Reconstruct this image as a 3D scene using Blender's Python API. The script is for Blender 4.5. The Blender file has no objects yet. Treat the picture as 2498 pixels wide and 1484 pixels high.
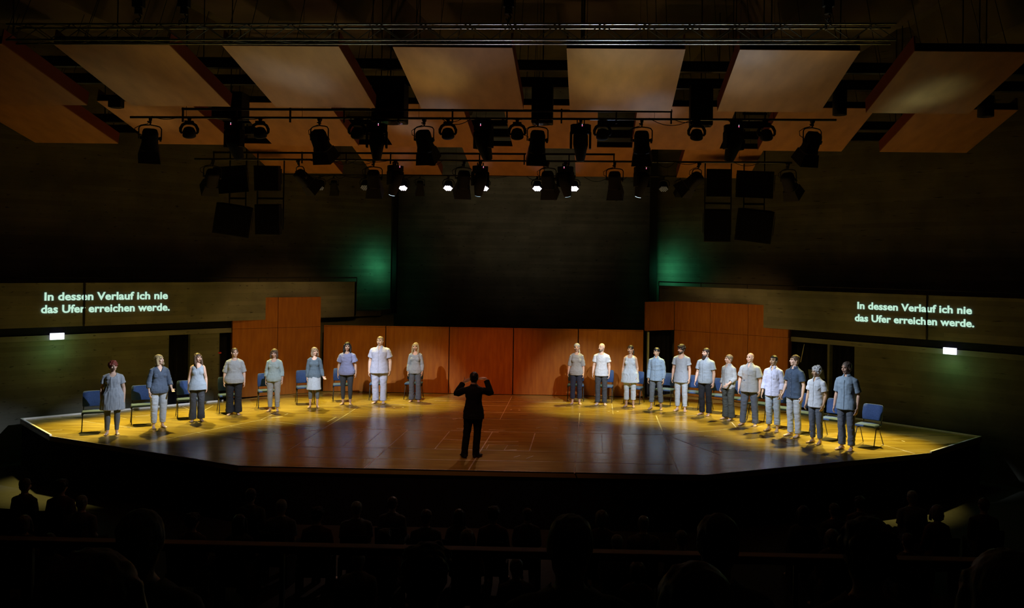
import bpy, math, random
import numpy as np
from mathutils import Vector, Matrix, Euler
PI = math.pi
random.seed(7)
scene = bpy.context.scene
COL = scene.collection
V = Vector

# ------------------------------------------------------------------ camera
# hall axes: X across, Y into the hall, Z up; the stage deck is Z = 0, units are metres
W, HH = 2498, 1484
FPX, CX, CY = 2150.0, 1389.3, 625.6
CAM = V((2.242, 0.0, 3.95))
_yaw, _pit, _rol = -.0245, .0086, .0141
_R = V((math.cos(_yaw), -math.sin(_yaw), 0)); _F = V((math.sin(_yaw), math.cos(_yaw), 0)); _U = V((0, 0, 1))
_F, _U = _F*math.cos(_pit)+_U*math.sin(_pit), _U*math.cos(_pit)-_F*math.sin(_pit)
_R, _U = _R*math.cos(_rol)+_U*math.sin(_rol), _U*math.cos(_rol)-_R*math.sin(_rol)
cd = bpy.data.cameras.new('camera'); cam = bpy.data.objects.new('camera', cd); COL.objects.link(cam)
cam.matrix_world = Matrix(((_R.x, _U.x, -_F.x, CAM.x), (_R.y, _U.y, -_F.y, CAM.y), (_R.z, _U.z, -_F.z, CAM.z), (0, 0, 0, 1)))
cd.sensor_width = 36; cd.lens = 36*FPX/W
cd.shift_x = (W/2-CX)/W; cd.shift_y = (CY-HH/2)/W
cd.clip_start = .05; cd.clip_end = 200
scene.camera = cam

def at(px, py, X=None, Y=None, Z=None, S=None):
    """world point seen at a pixel, on the plane X=, Y=, Z= or |X|+Y=S (S<0: the wall on the right)"""
    d = _F+_R*((px-CX)/FPX)-_U*((py-CY)/FPX)
    if Z is not None: t = (Z-CAM.z)/d.z
    elif Y is not None: t = (Y-CAM.y)/d.y
    elif X is not None: t = (X-CAM.x)/d.x
    elif S > 0: t = (S-CAM.y+CAM.x)/(d.y-d.x)
    else: t = (-S-CAM.y-CAM.x)/(d.y+d.x)
    return CAM+d*t

# ------------------------------------------------------------------ world and exposure
wd = bpy.data.worlds.new('world'); scene.world = wd; wd.use_nodes = True
wd.node_tree.nodes['Background'].inputs[0].default_value = (.5, .6, .5, 1)
wd.node_tree.nodes['Background'].inputs[1].default_value = 0.0
vs = scene.view_settings
vs.view_transform = 'Standard'; vs.look = 'None'; vs.gamma = 1; vs.use_curve_mapping = False
vs.exposure = 0.0

# ------------------------------------------------------------------ lights (stage lamps, added deck bounce)
def spot(loc, tgt, power, color, deg, blend=.5, size=.08, name='stage_light'):
    l = bpy.data.lights.new(name, 'SPOT'); l.energy = power; l.color = color
    l.spot_size = math.radians(deg); l.spot_blend = blend; l.shadow_soft_size = size
    o = bpy.data.objects.new(name, l); COL.objects.link(o); o.location = loc
    o.rotation_euler = (V(tgt)-V(loc)).to_track_quat('-Z', 'Y').to_euler()
    return o
def area(loc, tgt, power, color, sx, sy, spread=180, name='soft_light'):
    l = bpy.data.lights.new(name, 'AREA'); l.shape = 'RECTANGLE'; l.size = sx; l.size_y = sy
    l.energy = power; l.color = color; l.spread = math.radians(spread)
    o = bpy.data.objects.new(name, l); COL.objects.link(o); o.location = loc
    o.rotation_euler = (V(tgt)-V(loc)).to_track_quat('-Z', 'Y').to_euler()
    return o
def point(loc, power, color, size=.1, name='small_light'):
    l = bpy.data.lights.new(name, 'POINT'); l.energy = power; l.color = color; l.shadow_soft_size = size
    o = bpy.data.objects.new(name, l); COL.objects.link(o); o.location = loc
    return o
WHITE = (.84, .90, 1.0); YEL = (1.0, .78, .17); RED = (1.0, .27, .09)
# cool white front light from the fresnels on the first bar, crossing over to either half of the choir
KEYS = []
for x, y, ax in ((-8.35, 19.4, -.8), (-7.6, 20.7, -1.6), (-6.9, 21.9, -2.5), (-5.7, 23.1, -3.2), (-4.5, 24.0, -4.4), (-3.2, 24.6, -4.9), (2.1, 24.85, 4.0), (3.3, 24.5, 4.9), (4.5, 24.1, 4.2), (5.5, 23.2, 4.6), (6.2, 22.0, 3.4), (6.9, 20.9, 3.0), (7.6, 19.7, 1.9)):
    KEYS.append(((ax, 17.5, 5.75), (x, y, .95)))
for a, b in KEYS: spot(a, b, 2000 if abs(b[0]+.4) < 5.5 else 2400, WHITE, 18.5 if abs(b[0]) < 6 else 16.5, .75, .05)
# yellow back light from high behind the choir, on the deck around their feet
YS = []
for x, y in ((-9.4, 20.2), (-8.2, 21.3), (-7.0, 22.6), (-5.6, 23.7), (-4.2, 24.3), (-2.8, 24.6), (2.2, 24.6), (3.5, 24.3), (4.9, 23.9), (6.3, 22.7), (7.5, 21.3), (8.7, 20.2)):
    sx = -1 if x < 0 else 1
    YS.append(((x+sx*.9, min(y+2.3, 26.2 if abs(x) < 5.5 else 99), 5.9), (x-sx*.1, y-.25, 0)))
for a, b in YS: spot(a, b, 3600 if abs(b[0]) > 7 else 2600 if abs(b[0]) > 4.5 else 1700, YEL, (30 if abs(b[0]) > 8.4 else 38 if abs(b[0]) > 3 else 30), .75, .12)
# dim red wash over the middle of the stage and its back panels
spot((-.6, 20.9, 6.2), (-.6, 25.0, .3), 1150, RED, 46, .9, .2)
spot((.9, 17.1, 6.6), (-.3, 22.0, 0), 480, RED, 56, .9, .2)
spot((-1.4, 14.0, 7.0), (-.8, 18.6, 0), 320, (1, .42, .25), 66, .9, .2)
# back light on the conductor from the rear bar
spot((.35, 23.5, 5.95), (-.2, 17.4, .3), 420, (1, .62, .5), 30, .9, .06)
# amber wash on the veneered panels, neutral spill on the back wall
spot((-3.4, 20.2, 5.2), (-6.6, 25.6, 1.7), 330, (1, .55, .16), 44, .9, .2); spot((3.3, 20.2, 5.2), (6.2, 25.9, 1.7), 330, (1, .55, .16), 44, .9, .2)
spot((-1.6, 20.4, 5.2), (-3.6, 26.3, .9), 420, (1, .60, .12), 34, .9, .2); spot((1.6, 20.4, 5.2), (2.6, 26.3, .9), 420, (1, .60, .12), 30, .9, .2)
spot((0, 24.1, 6.1), (0, 31.9, 6.6), 100, (1, .86, .55), 70, 1, .2)
spot((-4.50, 28.95, 3.8), (-5.0, 29.35, 3.8), 17, (.10, 1, .45), 165, 1, .3, 'gallery_escape_glow'); spot((4.40, 28.95, 3.75), (4.9, 29.3, 3.75), 22, (.10, 1, .45), 165, 1, .3, 'gallery_escape_glow')
# added unseen lamps at deck level imitate the glossy deck's bounce on the reflectors
UP = [((-4.6, 19.0, .05), (-4.6, 16.0, 6.9), 34, (1, .86, .55), 30), ((-1.3, 19.6, .05), (-.9, 15.0, 7.0), 30, (1, .8, .4), 26),
      ((2.4, 19.4, .05), (2.7, 15.2, 7.0), 44, (1, .86, .5), 28), ((5.0, 19.2, .05), (5.5, 15.0, 7.0), 38, (.95, .88, .55), 28),
      ((-3.2, 19.2, .05), (-3.0, 15.6, 7.0), 34, (.8, .85, 1), 20), ((3.0, 20.4, .05), (3.0, 16.0, 6.9), 26, (.8, .85, 1), 14), ((8.0, 20.0, .05), (8.6, 16.0, 6.9), 26, (.9, 1, .7), 12),
      ((0, 21.0, .05), (0, 19.0, 6.8), 44, (1, .5, .2), 120), ((-5.5, 22.0, .05), (-5.5, 18.5, 6.8), 44, (1, .55, .2), 95), ((5.5, 22.0, .05), (5.5, 18.5, 6.8), 44, (1, .55, .2), 95)]
for a, b, p, c, d in UP: spot(a, b, p*4, c, d, 1.0, .25, 'added_deck_bounce')

for px, py, pw, c, dg in ((645, 178, 40, (.42, .66, 1), 8), (738, 190, 56, (.42, .66, 1), 8), (700, 135, 60, (.75, .95, .75), 26), (430, 150, 30, (1, .85, .25), 16), (430, 242, 20, (.6, .85, 1), 9), (300, 200, 30, (.7, .9, .8), 16), (1042, 185, 40, (1, .85, .3), 12), (1062, 222, 34, (.42, .66, 1), 8), (1090, 135, 34, (.7, .75, .9), 24), (1500, 185, 60, (1, .82, .25), 17), (1470, 236, 50, (.42, .66, 1), 8), (1600, 225, 34, (.42, .66, 1), 10), (1560, 135, 50, (.6, .75, .95), 22),
                           (1842, 168, 56, (.36, .62, 1), 7), (1950, 132, 40, (.42, .66, 1), 8), (1860, 170, 70, (.7, .85, .9), 22), (2020, 150, 26, (1, .8, .2), 12), (2290, 210, 46, (.6, 1, .75), 8), (2230, 222, 34, (.6, 1, .75), 7), (2180, 240, 26, (.6, 1, .75), 7), (1000, 292, 36, (.42, .66, 1), 9), (1600, 283, 40, (.5, .62, 1), 9), (350, 280, 22, (1, .9, .5), 12)):
    z = 7.1 if py < 262 else 7.0; q = at(px, py, Z=z)
    spot((q.x*.8+.4, q.y+4.2 if py < 262 else q.y+3, .05), q, pw*(16 if dg < 15 else 9), c, dg, 1.0, .2, 'added_deck_bounce')  # added lamps at deck level, each throwing a bright patch on a reflector

# ------------------------------------------------------------------ materials
MATS = {}
def mat(name, base, rough=.6, spec=.5, metal=0, emit=None, es=0, noise=None, bump=0, scale=(1, 1, 1), ns=4, dark=None, rr=None, coord='Object', detail=6):
    if name in MATS: return MATS[name]
    m = bpy.data.materials.new(name); m.use_nodes = True; nt = m.node_tree; b = nt.nodes['Principled BSDF']
    b.inputs['Base Color'].default_value = (*base, 1); b.inputs['Roughness'].default_value = rough
    b.inputs['Specular IOR Level'].default_value = spec; b.inputs['Metallic'].default_value = metal
    if emit: b.inputs['Emission Color'].default_value = (*emit, 1); b.inputs['Emission Strength'].default_value = es
    if noise:
        tc = nt.nodes.new('ShaderNodeTexCoord'); mp = nt.nodes.new('ShaderNodeMapping'); no = nt.nodes.new('ShaderNodeTexNoise')
        mp.inputs['Scale'].default_value = scale; no.inputs['Scale'].default_value = ns; no.inputs['Detail'].default_value = detail
        nt.links.new(tc.outputs[coord], mp.inputs[0]); nt.links.new(mp.outputs[0], no.inputs[0])
        cr = nt.nodes.new('ShaderNodeValToRGB'); cr.color_ramp.elements[0].position = .32; cr.color_ramp.elements[1].position = .68
        d = dark or tuple(c*(1-noise) for c in base)
        cr.color_ramp.elements[0].color = (*d, 1); cr.color_ramp.elements[1].color = (*base, 1)
        nt.links.new(no.outputs[0], cr.inputs[0]); nt.links.new(cr.outputs[0], b.inputs['Base Color'])
        if rr:
            mr = nt.nodes.new('ShaderNodeMapRange'); mr.inputs[3].default_value = rr[0]; mr.inputs[4].default_value = rr[1]
            nt.links.new(no.outputs[0], mr.inputs[0]); nt.links.new(mr.outputs[0], b.inputs['Roughness'])
        if bump:
            bp = nt.nodes.new('ShaderNodeBump'); bp.inputs['Strength'].default_value = bump; bp.inputs['Distance'].default_value = .02
            nt.links.new(no.outputs[0], bp.inputs['Height']); nt.links.new(bp.outputs[0], b.inputs['Normal'])
    MATS[name] = m
    return m

def concrete(name, base, seed=0.):
    """board-formed concrete: long horizontal boards of slightly different tone, pits and grain"""
    m = bpy.data.materials.new(name); m.use_nodes = True; nt = m.node_tree; N = nt.nodes; L = nt.links; b = N['Principled BSDF']
    tc = N.new('ShaderNodeTexCoord'); sx = N.new('ShaderNodeSeparateXYZ'); L.new(tc.outputs['Object'], sx.inputs[0])
    ad = N.new('ShaderNodeMath'); ad.operation = 'ADD'; L.new(sx.outputs[0], ad.inputs[0])
    ml = N.new('ShaderNodeMath'); ml.operation = 'MULTIPLY'; ml.inputs[1].default_value = .45; L.new(sx.outputs[1], ml.inputs[0]); L.new(ml.outputs[0], ad.inputs[1])
    cb = N.new('ShaderNodeCombineXYZ'); L.new(ad.outputs[0], cb.inputs[0]); L.new(sx.outputs[2], cb.inputs[1])
    br = N.new('ShaderNodeTexBrick'); br.inputs['Scale'].default_value = 1; br.inputs['Brick Width'].default_value = 3.1; br.inputs['Row Height'].default_value = .115
    br.inputs['Mortar Size'].default_value = .004; br.inputs['Mortar Smooth'].default_value = .4; br.offset = .37
    c1 = base; c2 = tuple(c*.74 for c in base)
    br.inputs['Color1'].default_value = (*c1, 1); br.inputs['Color2'].default_value = (*c2, 1); br.inputs['Mortar'].default_value = (*[c*.74 for c in base], 1)
    L.new(cb.outputs[0], br.inputs[0])
    no = N.new('ShaderNodeTexNoise'); no.inputs['Scale'].default_value = 1.1; no.inputs['Detail'].default_value = 8; L.new(tc.outputs['Object'], no.inputs[0])
    mp = N.new('ShaderNodeMapping'); mp.inputs['Scale'].default_value = (1.2, 3.5, 1); L.new(cb.outputs[0], mp.inputs[0])
    vo = N.new('ShaderNodeTexNoise'); vo.inputs['Scale'].default_value = 4.5; vo.inputs['Detail'].default_value = 3; L.new(mp.outputs[0], vo.inputs[0])
    cr = N.new('ShaderNodeValToRGB'); cr.color_ramp.elements[0].position = .64; cr.color_ramp.elements[0].color = (1, 1, 1, 1); cr.color_ramp.elements[1].position = .72; cr.color_ramp.elements[1].color = (.35, .35, .35, 1)
    L.new(vo.outputs[0], cr.inputs[0])
    c3 = N.new('ShaderNodeValToRGB'); c3.color_ramp.elements[0].position = .3; c3.color_ramp.elements[0].color = (.6, .6, .6, 1); c3.color_ramp.elements[1].position = .7; c3.color_ramp.elements[1].color = (1.05, 1.05, 1.05, 1)
    L.new(no.outputs[0], c3.inputs[0])
    m1 = N.new('ShaderNodeMix'); m1.data_type = 'RGBA'; m1.blend_type = 'MULTIPLY'; m1.inputs[0].default_value = 1; L.new(br.outputs[0], m1.inputs[6]); L.new(cr.outputs[0], m1.inputs[7])
    m2 = N.new('ShaderNodeMix'); m2.data_type = 'RGBA'; m2.blend_type = 'MULTIPLY'; m2.inputs[0].default_value = 1; L.new(m1.outputs[2], m2.inputs[6]); L.new(c3.outputs[0], m2.inputs[7])
    L.new(m2.outputs[2], b.inputs['Base Color']); b.inputs['Roughness'].default_value = .85
    bp = N.new('ShaderNodeBump'); bp.inputs['Strength'].default_value = .5; bp.inputs['Distance'].default_value = .02; L.new(br.outputs[0], bp.inputs['Height']); L.new(bp.outputs[0], b.inputs['Normal'])
    return m
M = {}
M['concrete'] = concrete('board_formed_concrete', (.15, .15, .115))
M['parapet'] = concrete('grey_board_formed_concrete', (.25, .25, .22))
M['concrete_dark'] = concrete('dark_board_formed_concrete', (.20, .18, .15))
M['ceiling'] = mat('ceiling_concrete', (.16, .14, .11), .9, noise=.5, ns=.6)
M['hallfloor'] = mat('hall_floor_carpet', (.025, .024, .018), .9, noise=.3, ns=9)
M['black'] = mat('matt_black', (.012, .012, .013), .8, .3)
M['blackmetal'] = mat('black_metal', (.02, .02, .022), .45, .5)
M['steel'] = mat('truss_aluminium', (.42, .40, .33), .35, .5, .9)
M['curtain'] = mat('black_curtain', (.008, .008, .012), .95, .2, noise=.4, ns=6)
M['wood'] = mat('cherry_veneer', (.37, .125, .012), .5, .3, noise=.5, scale=(5, 5, .7), ns=2.2, dark=(.27, .08, .008))
M['wood_edge'] = mat('dark_veneer_edge', (.12, .03, .01), .6)
M['reflector'] = mat('reflector_veneer', (.48, .215, .060), .5, .4, noise=.3, scale=(1.5, .5, 1), ns=2.6, dark=(.36, .15, .038))
M['reflector_edge'] = mat('reflector_edge_veneer', (.24, .05, .015), .6)
M['deck'] = mat('oiled_stage_wood', (.36, .265, .055), .3, .5, noise=.35, scale=(.35, 1.6, 1), ns=3.2, rr=(.15, .32), bump=.04, dark=(.26, .175, .038))
M['seam'] = mat('worn_pale_joint', (.85, .78, .66), .35, noise=.6, ns=2.4)
M['scuff'] = mat('pale_scuff_mark', (.85, .80, .72), .4, noise=.4, ns=7)
M['trim'] = mat('white_edge_trim', (.92, .93, .95), .45)
M['seatblue'] = mat('blue_upholstery', (.034, .074, .21), .85, .3, noise=.25, ns=40)
M['text'] = mat('projected_light_text', (.3, .4, .35), .8, emit=(.60, .97, .78), es=.82)
M['exit'] = mat('backlit_exit_sign', (.8, 1, .9), .6, emit=(.78, 1, .90), es=5)
M['exit_green'] = mat('exit_sign_green', (.02, .5, .2), .6, emit=(.4, 1, .65), es=2.5)
M['lens_lit'] = mat('lit_led', (1, 1, 1), .4, emit=(.95, .86, 1), es=6)
M['lens_off'] = mat('unlit_led', (.25, .24, .2), .3, emit=(.5, .5, .4), es=.06)  # a faint glow is put into the unlit LEDs
M['lens_cyan'] = mat('lit_lens', (.6, .85, 1), .2, emit=(.55, .82, 1), es=1.4)
M['lens_bright'] = mat('bright_lens', (.6, .85, 1), .2, emit=(.6, .8, 1), es=3)
M['lens'] = mat('dark_glass_lens', (.05, .05, .06), .1, .8)
M['ledred'] = mat('red_status_light', (1, .1, .2), .4, emit=(1, .12, .25), es=3)
M['ledwhite'] = mat('white_status_light', (.8, .8, .9), .4, emit=(.8, .8, 1), es=1.2)
M['chrome'] = mat('bright_metal', (.6, .6, .62), .25, .5, 1)
M['teal'] = mat('teal_phone_glow', (.1, .4, .3), .5, emit=(.1, .5, .32), es=.25)

# ------------------------------------------------------------------ mesh helper
class G:
    def __init__(s): s.v = []; s.f = []
    def add(s, vs, fs):
        n = len(s.v); s.v += [tuple(v) for v in vs]; s.f += [tuple(i+n for i in f) for f in fs]; return s
    def box(s, c, d, R=None, bev=0):
        h = [x/2 for x in d]; vs = []
        for sx in (-1, 1):
            for sy in (-1, 1):
                for sz in (-1, 1):
                    p = V((sx*h[0], sy*h[1], sz*h[2]))
                    if R is not None: p = R @ p
                    vs.append(p+V(c))
        return s.add(vs, [(0, 1, 3, 2), (4, 6, 7, 5), (0, 4, 5, 1), (2, 3, 7, 6), (0, 2, 6, 4), (1, 5, 7, 3)])
    def prism(s, pts, z0, z1):
        n = len(pts); vs = [(p[0], p[1], z0) for p in pts]+[(p[0], p[1], z1) for p in pts]
        return s.add(vs, [tuple(range(n))[::-1], tuple(range(n, 2*n))]+[(i, (i+1) % n, n+(i+1) % n, n+i) for i in range(n)])
    def rings(s, R, cap=True, closed=False):
        n = len(R[0]); m = len(R); fs = []; vs = [p for r in R for p in r]
        for k in range(m-1+(1 if closed else 0)):
            a = k*n; b = ((k+1) % m)*n
            for i in range(n): fs.append((a+i, a+(i+1) % n, b+(i+1) % n, b+i))
        if cap and not closed:
            fs.append(tuple(range(n))[::-1]); fs.append(tuple(range((m-1)*n, m*n)))
        return s.add(vs, fs)
    def cyl(s, a, b, r, r2=None, n=12):
        a = V(a); b = V(b); d = (b-a).normalized(); u = d.orthogonal().normalized(); w = d.cross(u); r2 = r if r2 is None else r2
        return s.rings([[p+u*math.cos(t)*q+w*math.sin(t)*q for t in [2*PI*i/n for i in range(n)]] for p, q in ((a, r), (b, r2))])
    def tube(s, pts, r, n=8, closed=False, flat=None):
        pts = [V(p) for p in pts]; rs = r if isinstance(r, (list, tuple)) else [r]*len(pts); R = []; u = None
        for i, p in enumerate(pts):
            if closed: d = pts[(i+1) % len(pts)]-pts[i-1]
            else: d = pts[min(i+1, len(pts)-1)]-pts[max(i-1, 0)]
            d.normalize()
            if u is None: u = (V(flat) - d*V(flat).dot(d)).normalized() if flat else d.orthogonal().normalized()
            u = (u-d*u.dot(d)).normalized(); w = d.cross(u)
            R.append([p+u*math.cos(t)*rs[i]+w*math.sin(t)*rs[i] for t in [2*PI*k/n for k in range(n)]])
        return s.rings(R, closed=closed)
    def sph(s, c, r, n=12, m=8, R=None):
        r = (r, r, r) if not isinstance(r, (tuple, list)) else r; c = V(c); vs = []; fs = []
        def P(x, y, z):
            p = V((x*r[0], y*r[1], z*r[2]))
            return (R @ p if R is not None else p)+c
        vs.append(P(0, 0, -1))
        for j in range(1, m):
            a = PI*j/m-PI/2
            for i in range(n):
                t = 2*PI*i/n; vs.append(P(math.cos(a)*math.cos(t), math.cos(a)*math.sin(t), math.sin(a)))
        vs.append(P(0, 0, 1)); e = len(vs)-1
        for i in range(n):
            fs.append((0, 1+(i+1) % n, 1+i)); fs.append((e, e-n+i, e-n+(i+1) % n))
        for j in range(m-2):
            for i in range(n): a = 1+j*n; fs.append((a+i, a+(i+1) % n, a+n+(i+1) % n, a+n+i))
        return s.add(vs, fs)
    def ell(s, zs, n=20, pw=1.0):
        """stacked horizontal ellipses: (z, rx, ry, cy[, cx])"""
        R = []
        for q in zs:
            z, rx, ry, cy = q[:4]; cx = q[4] if len(q) > 4 else 0
            ring = []
            for i in range(n):
                t = 2*PI*i/n; ct, st = math.cos(t), math.sin(t)
                ring.append(V((cx+rx*math.copysign(abs(ct)**pw, ct), cy+ry*math.copysign(abs(st)**pw, st), z)))
            R.append(ring)
        return s.rings(R)
    def mesh(s, name):
        me = bpy.data.meshes.new(name); me.from_pydata(s.v, [], s.f); me.update(); return me
    def build(s, name, m, parent=None, smooth=False, bevel=0):
        me = s.mesh(name)
        if m: me.materials.append(m)
        if smooth is True: me.polygons.foreach_set('use_smooth', [True]*len(me.polygons))
        o = bpy.data.objects.new(name, me); COL.objects.link(o)
        if smooth == 'auto': me.shade_smooth() if False else me.polygons.foreach_set('use_smooth', [len(p.vertices) < 5 for p in me.polygons])
        if bevel:
            b = o.modifiers.new('bevel', 'BEVEL'); b.width = bevel; b.segments = 2; b.limit_method = 'ANGLE'
        if parent: o.parent = parent
        return o
def thing(name, label, cat, loc=(0, 0, 0), rz=0, group=None):
    o = bpy.data.objects.new(name, None); COL.objects.link(o); o.empty_display_size = .1
    o.location = loc; o.rotation_euler = (0, 0, rz); o['label'] = label; o['category'] = cat
    if group: o['group'] = group
    return o
def tag(o, label, cat, group=None):
    o['label'] = label; o['category'] = cat
    if group: o['group'] = group
    return o
def struct(o): o['kind'] = 'structure'; return o
def dup(root, loc, rz=None, label=None, group=None, rot=None, scale=None):
    r = root.copy(); COL.objects.link(r); r.location = loc
    if rz is not None: r.rotation_euler = (0, 0, rz)
    if rot is not None: r.rotation_euler = rot
    if scale: r.scale = (scale,)*3
    if label: r['label'] = label
    if group: r['group'] = group
    for ch in root.children:
        c = ch.copy(); COL.objects.link(c); c.parent = r
        for g in ch.children:
            d = g.copy(); COL.objects.link(d); d.parent = c
    return r
# ================================================================== the hall
ZF = -1.1
g = G(); g.add([(-24, -6, ZF), (24, -6, ZF), (24, 40, ZF), (-24, 40, ZF), (-24, -6, ZF-.2), (24, -6, ZF-.2), (24, 40, ZF-.2), (-24, 40, ZF-.2)],
               [(0, 1, 2, 3), (7, 6, 5, 4), (0, 4, 5, 1), (1, 5, 6, 2), (2, 6, 7, 3), (3, 7, 4, 0)])
struct(g.build('floor', M['hallfloor']))
g = G().box((0, 17, 10.6), (48, 46, .4))
struct(g.build('ceiling', M['ceiling']))
# deep concrete roof beams folded across the hall
for k, (x0, x1) in enumerate(((-13, -9.4), (-7.6, -3.6), (7.0, 10.6), (12.0, 16))):
    g = G(); s_ = -1 if k < 2 else 1
    g.add([(x0, 4, 10.42), (x1, 4, 10.42), (x1-2*s_, 33, 10.42), (x0-2*s_, 33, 10.42), (x0+.5, 4, 9.3), (x1-.5, 4, 9.3), (x1-.5-2*s_, 33, 9.3), (x0+.5-2*s_, 33, 9.3)],
          [(3, 2, 1, 0), (4, 5, 6, 7), (0, 1, 5, 4), (1, 2, 6, 5), (2, 3, 7, 6), (3, 0, 4, 7)])
    struct(g.build('trim_%d' % (k+1), M['ceiling']))

def wall_line(name, p0, p1, z0, z1, th, m, holes=(), kind=True, parent=None):
    """straight wall from p0 to p1 (plan), thickness th away from the stage; holes = (s0, s1, ztop) along it"""
    p0 = V((p0[0], p0[1], 0)); p1 = V((p1[0], p1[1], 0)); L = (p1-p0).length; d = (p1-p0)/L; n = V((-d.y, d.x, 0))
    if n.y < 0: n = -n
    g = G(); cuts = sorted(holes); s = 0
    def seg(a, b, za, zb):
        if b-a < .01 or zb-za < .01: return
        q = [p0+d*a, p0+d*b, p0+d*b+n*th, p0+d*a+n*th]
        if d.x < 0: q = q[::-1]
        g.prism([(v.x, v.y) for v in q], za, zb)
    for a, b, zt in cuts:
        seg(s, a, z0, z1); seg(a, b, zt, z1); s = b
    seg(s, L, z0, z1)
    o = g.build(name, m, parent)
    if kind: struct(o)
    return o
S_LOW = 32.95; S_PAR = 32.45; S_UP = 34.3
def along(px, py, S, side):      # distance from the outer end along a 45-degree wall
    p = at(px, py, S=S*side); x = abs(p.x); return (16.5-x)*math.sqrt(2)
dl0, dl1 = along(411, 900, S_LOW, 1), along(463, 900, S_LOW, 1)
dl2, dl3 = along(534, 900, S_LOW, 1), along(600, 900, S_LOW, 1)
wall_line('wall_left', (-16.5, S_LOW-16.5), (-4.2, S_LOW-4.2), ZF, 2.2, .4, M['concrete'], [(dl0, dl1, 1.95), (dl2, dl3, 1.95)])
dr0, dr1 = along(2084, 900, S_LOW, -1), along(2023, 900, S_LOW, -1)
dr2, dr3 = along(2018, 900, S_LOW, -1), along(1880, 900, S_LOW, -1)
wall_line('wall_right', (16.5, S_LOW-16.5), (4.2, S_LOW-4.2), ZF, 2.2, .4, M['concrete'], [(dr0, dr1, 1.98), (dr2, dr3, 1.98)])
# outer side walls, upper walls behind the gallery, back recess
for sx, nm in ((-1, 'left'), (1, 'right')):
    wall_line('wall_outer_'+nm, (16.5*sx, -6), (16.5*sx, S_UP-16.5+3), ZF, 10.4, .4, M['concrete_dark'])
    xi = 4.55 if sx < 0 else 4.38
    wall_line('wall_upper_'+nm, (16.5*sx, S_UP-16.5), (xi*sx, S_UP-xi), 2.2, 10.4, .3, M['concrete_dark'])
    g = G().prism([(xi*sx, S_UP-xi), (4.95*sx, 31.9), (5.3*sx, 31.9), ((xi+.5)*sx, S_UP-xi+.1)][::-sx], ZF, 10.4)
    struct(g.build('wall_return_'+nm, M['concrete_dark']))
    # gallery floor slab between parapet and upper wall
    g = G().prism([(16.5*sx, S_PAR+.3-16.5), (4.5*sx, S_PAR+.3-4.5), (4.5*sx, S_UP-4.4), (16.5*sx, S_UP-16.4)][::sx], 2.2, 2.36)
    struct(g.build('trim_gallery_'+nm, M['concrete_dark']))
    # thin projecting concrete lip under the parapet
    a = 16.5; b = 6.2
    S2 = S_LOW-.12
    g = G().prism([(a*sx, S2-a), (b*sx, S2-b), (b*sx, S_LOW-b+.02), (a*sx, S_LOW-a+.02)][::sx], 1.86, 1.99)
    struct(g.build('trim_lip_'+nm, M['parapet']))
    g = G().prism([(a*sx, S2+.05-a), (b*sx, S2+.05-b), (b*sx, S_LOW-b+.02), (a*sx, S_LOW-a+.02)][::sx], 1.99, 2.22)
    struct(g.build('trim_gap_shade_'+nm, M['curtain']))  # solid black band put in for the shade of the recess under the parapet
M['concrete_back'] = concrete('back_wall_concrete', (.30, .28, .24))
g = G().box((0, 32.1, 4.65), (10.6, .4, 11.5)); struct(g.build('wall_back', M['concrete_back']))
g = G().box((4.32, 29.7, 6.3), (.24, .2, 8.2)); struct(g.build('trim_mask_right', M['black']))
g = G().box((-4.42, 29.8, 6.3), (.14, .2, 8.2)); struct(g.build('trim_mask_left', M['black']))
# parapets carrying the projected titles: two concrete panels each with an open joint
def parapet(side, ends, px_joint, label):
    t = thing('gallery_parapet', label, 'parapet')
    S = S_PAR; xj = abs(at(px_joint, 740, S=S*(1 if side < 0 else -1)).x)
    for a, b in ((ends[0], xj+.022), (xj-.022, ends[1])):
        q = [(a*side, S-a), (b*side, S-b), (b*side, S-b+.28), (a*side, S-a+.28)]
        G().prism(q[::side] if side > 0 else q, 2.21, 3.30).build('parapet_panel', M['parapet'], t)
    g = G().prism([(ends[0]*side, S-ends[0]+.02), (ends[1]*side, S-ends[1]+.02), (ends[1]*side, S-ends[1]+.2), (ends[0]*side, S-ends[0]+.2)][::1 if side < 0 else -1], 2.25, 3.26)
    g.build('joint_filler', M['black'], t)
    g = G(); n = V((-side*.7071, -.7071, 0))*-1
    rail = [V((a*side, S-a+.24, 3.42)) for a in (ends[0], ends[1])]
    g.tube(rail, .018)
    k = int((ends[0]-ends[1])/1.1)
    for i in range(k+1):
        a = ends[0]+(ends[1]-ends[0])*i/k; g.cyl((a*side, S-a+.24, 3.28), (a*side, S-a+.24, 3.42), .012)
    g.build('handrail', M['blackmetal'], t)
    return t
parapet(-1, (16.4, 5.12), 205, 'concrete gallery parapet on the left, carrying two projected lines of text')
parapet(1, (16.4, 4.42), 2262, 'concrete gallery parapet on the right, carrying two projected lines of text')

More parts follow.
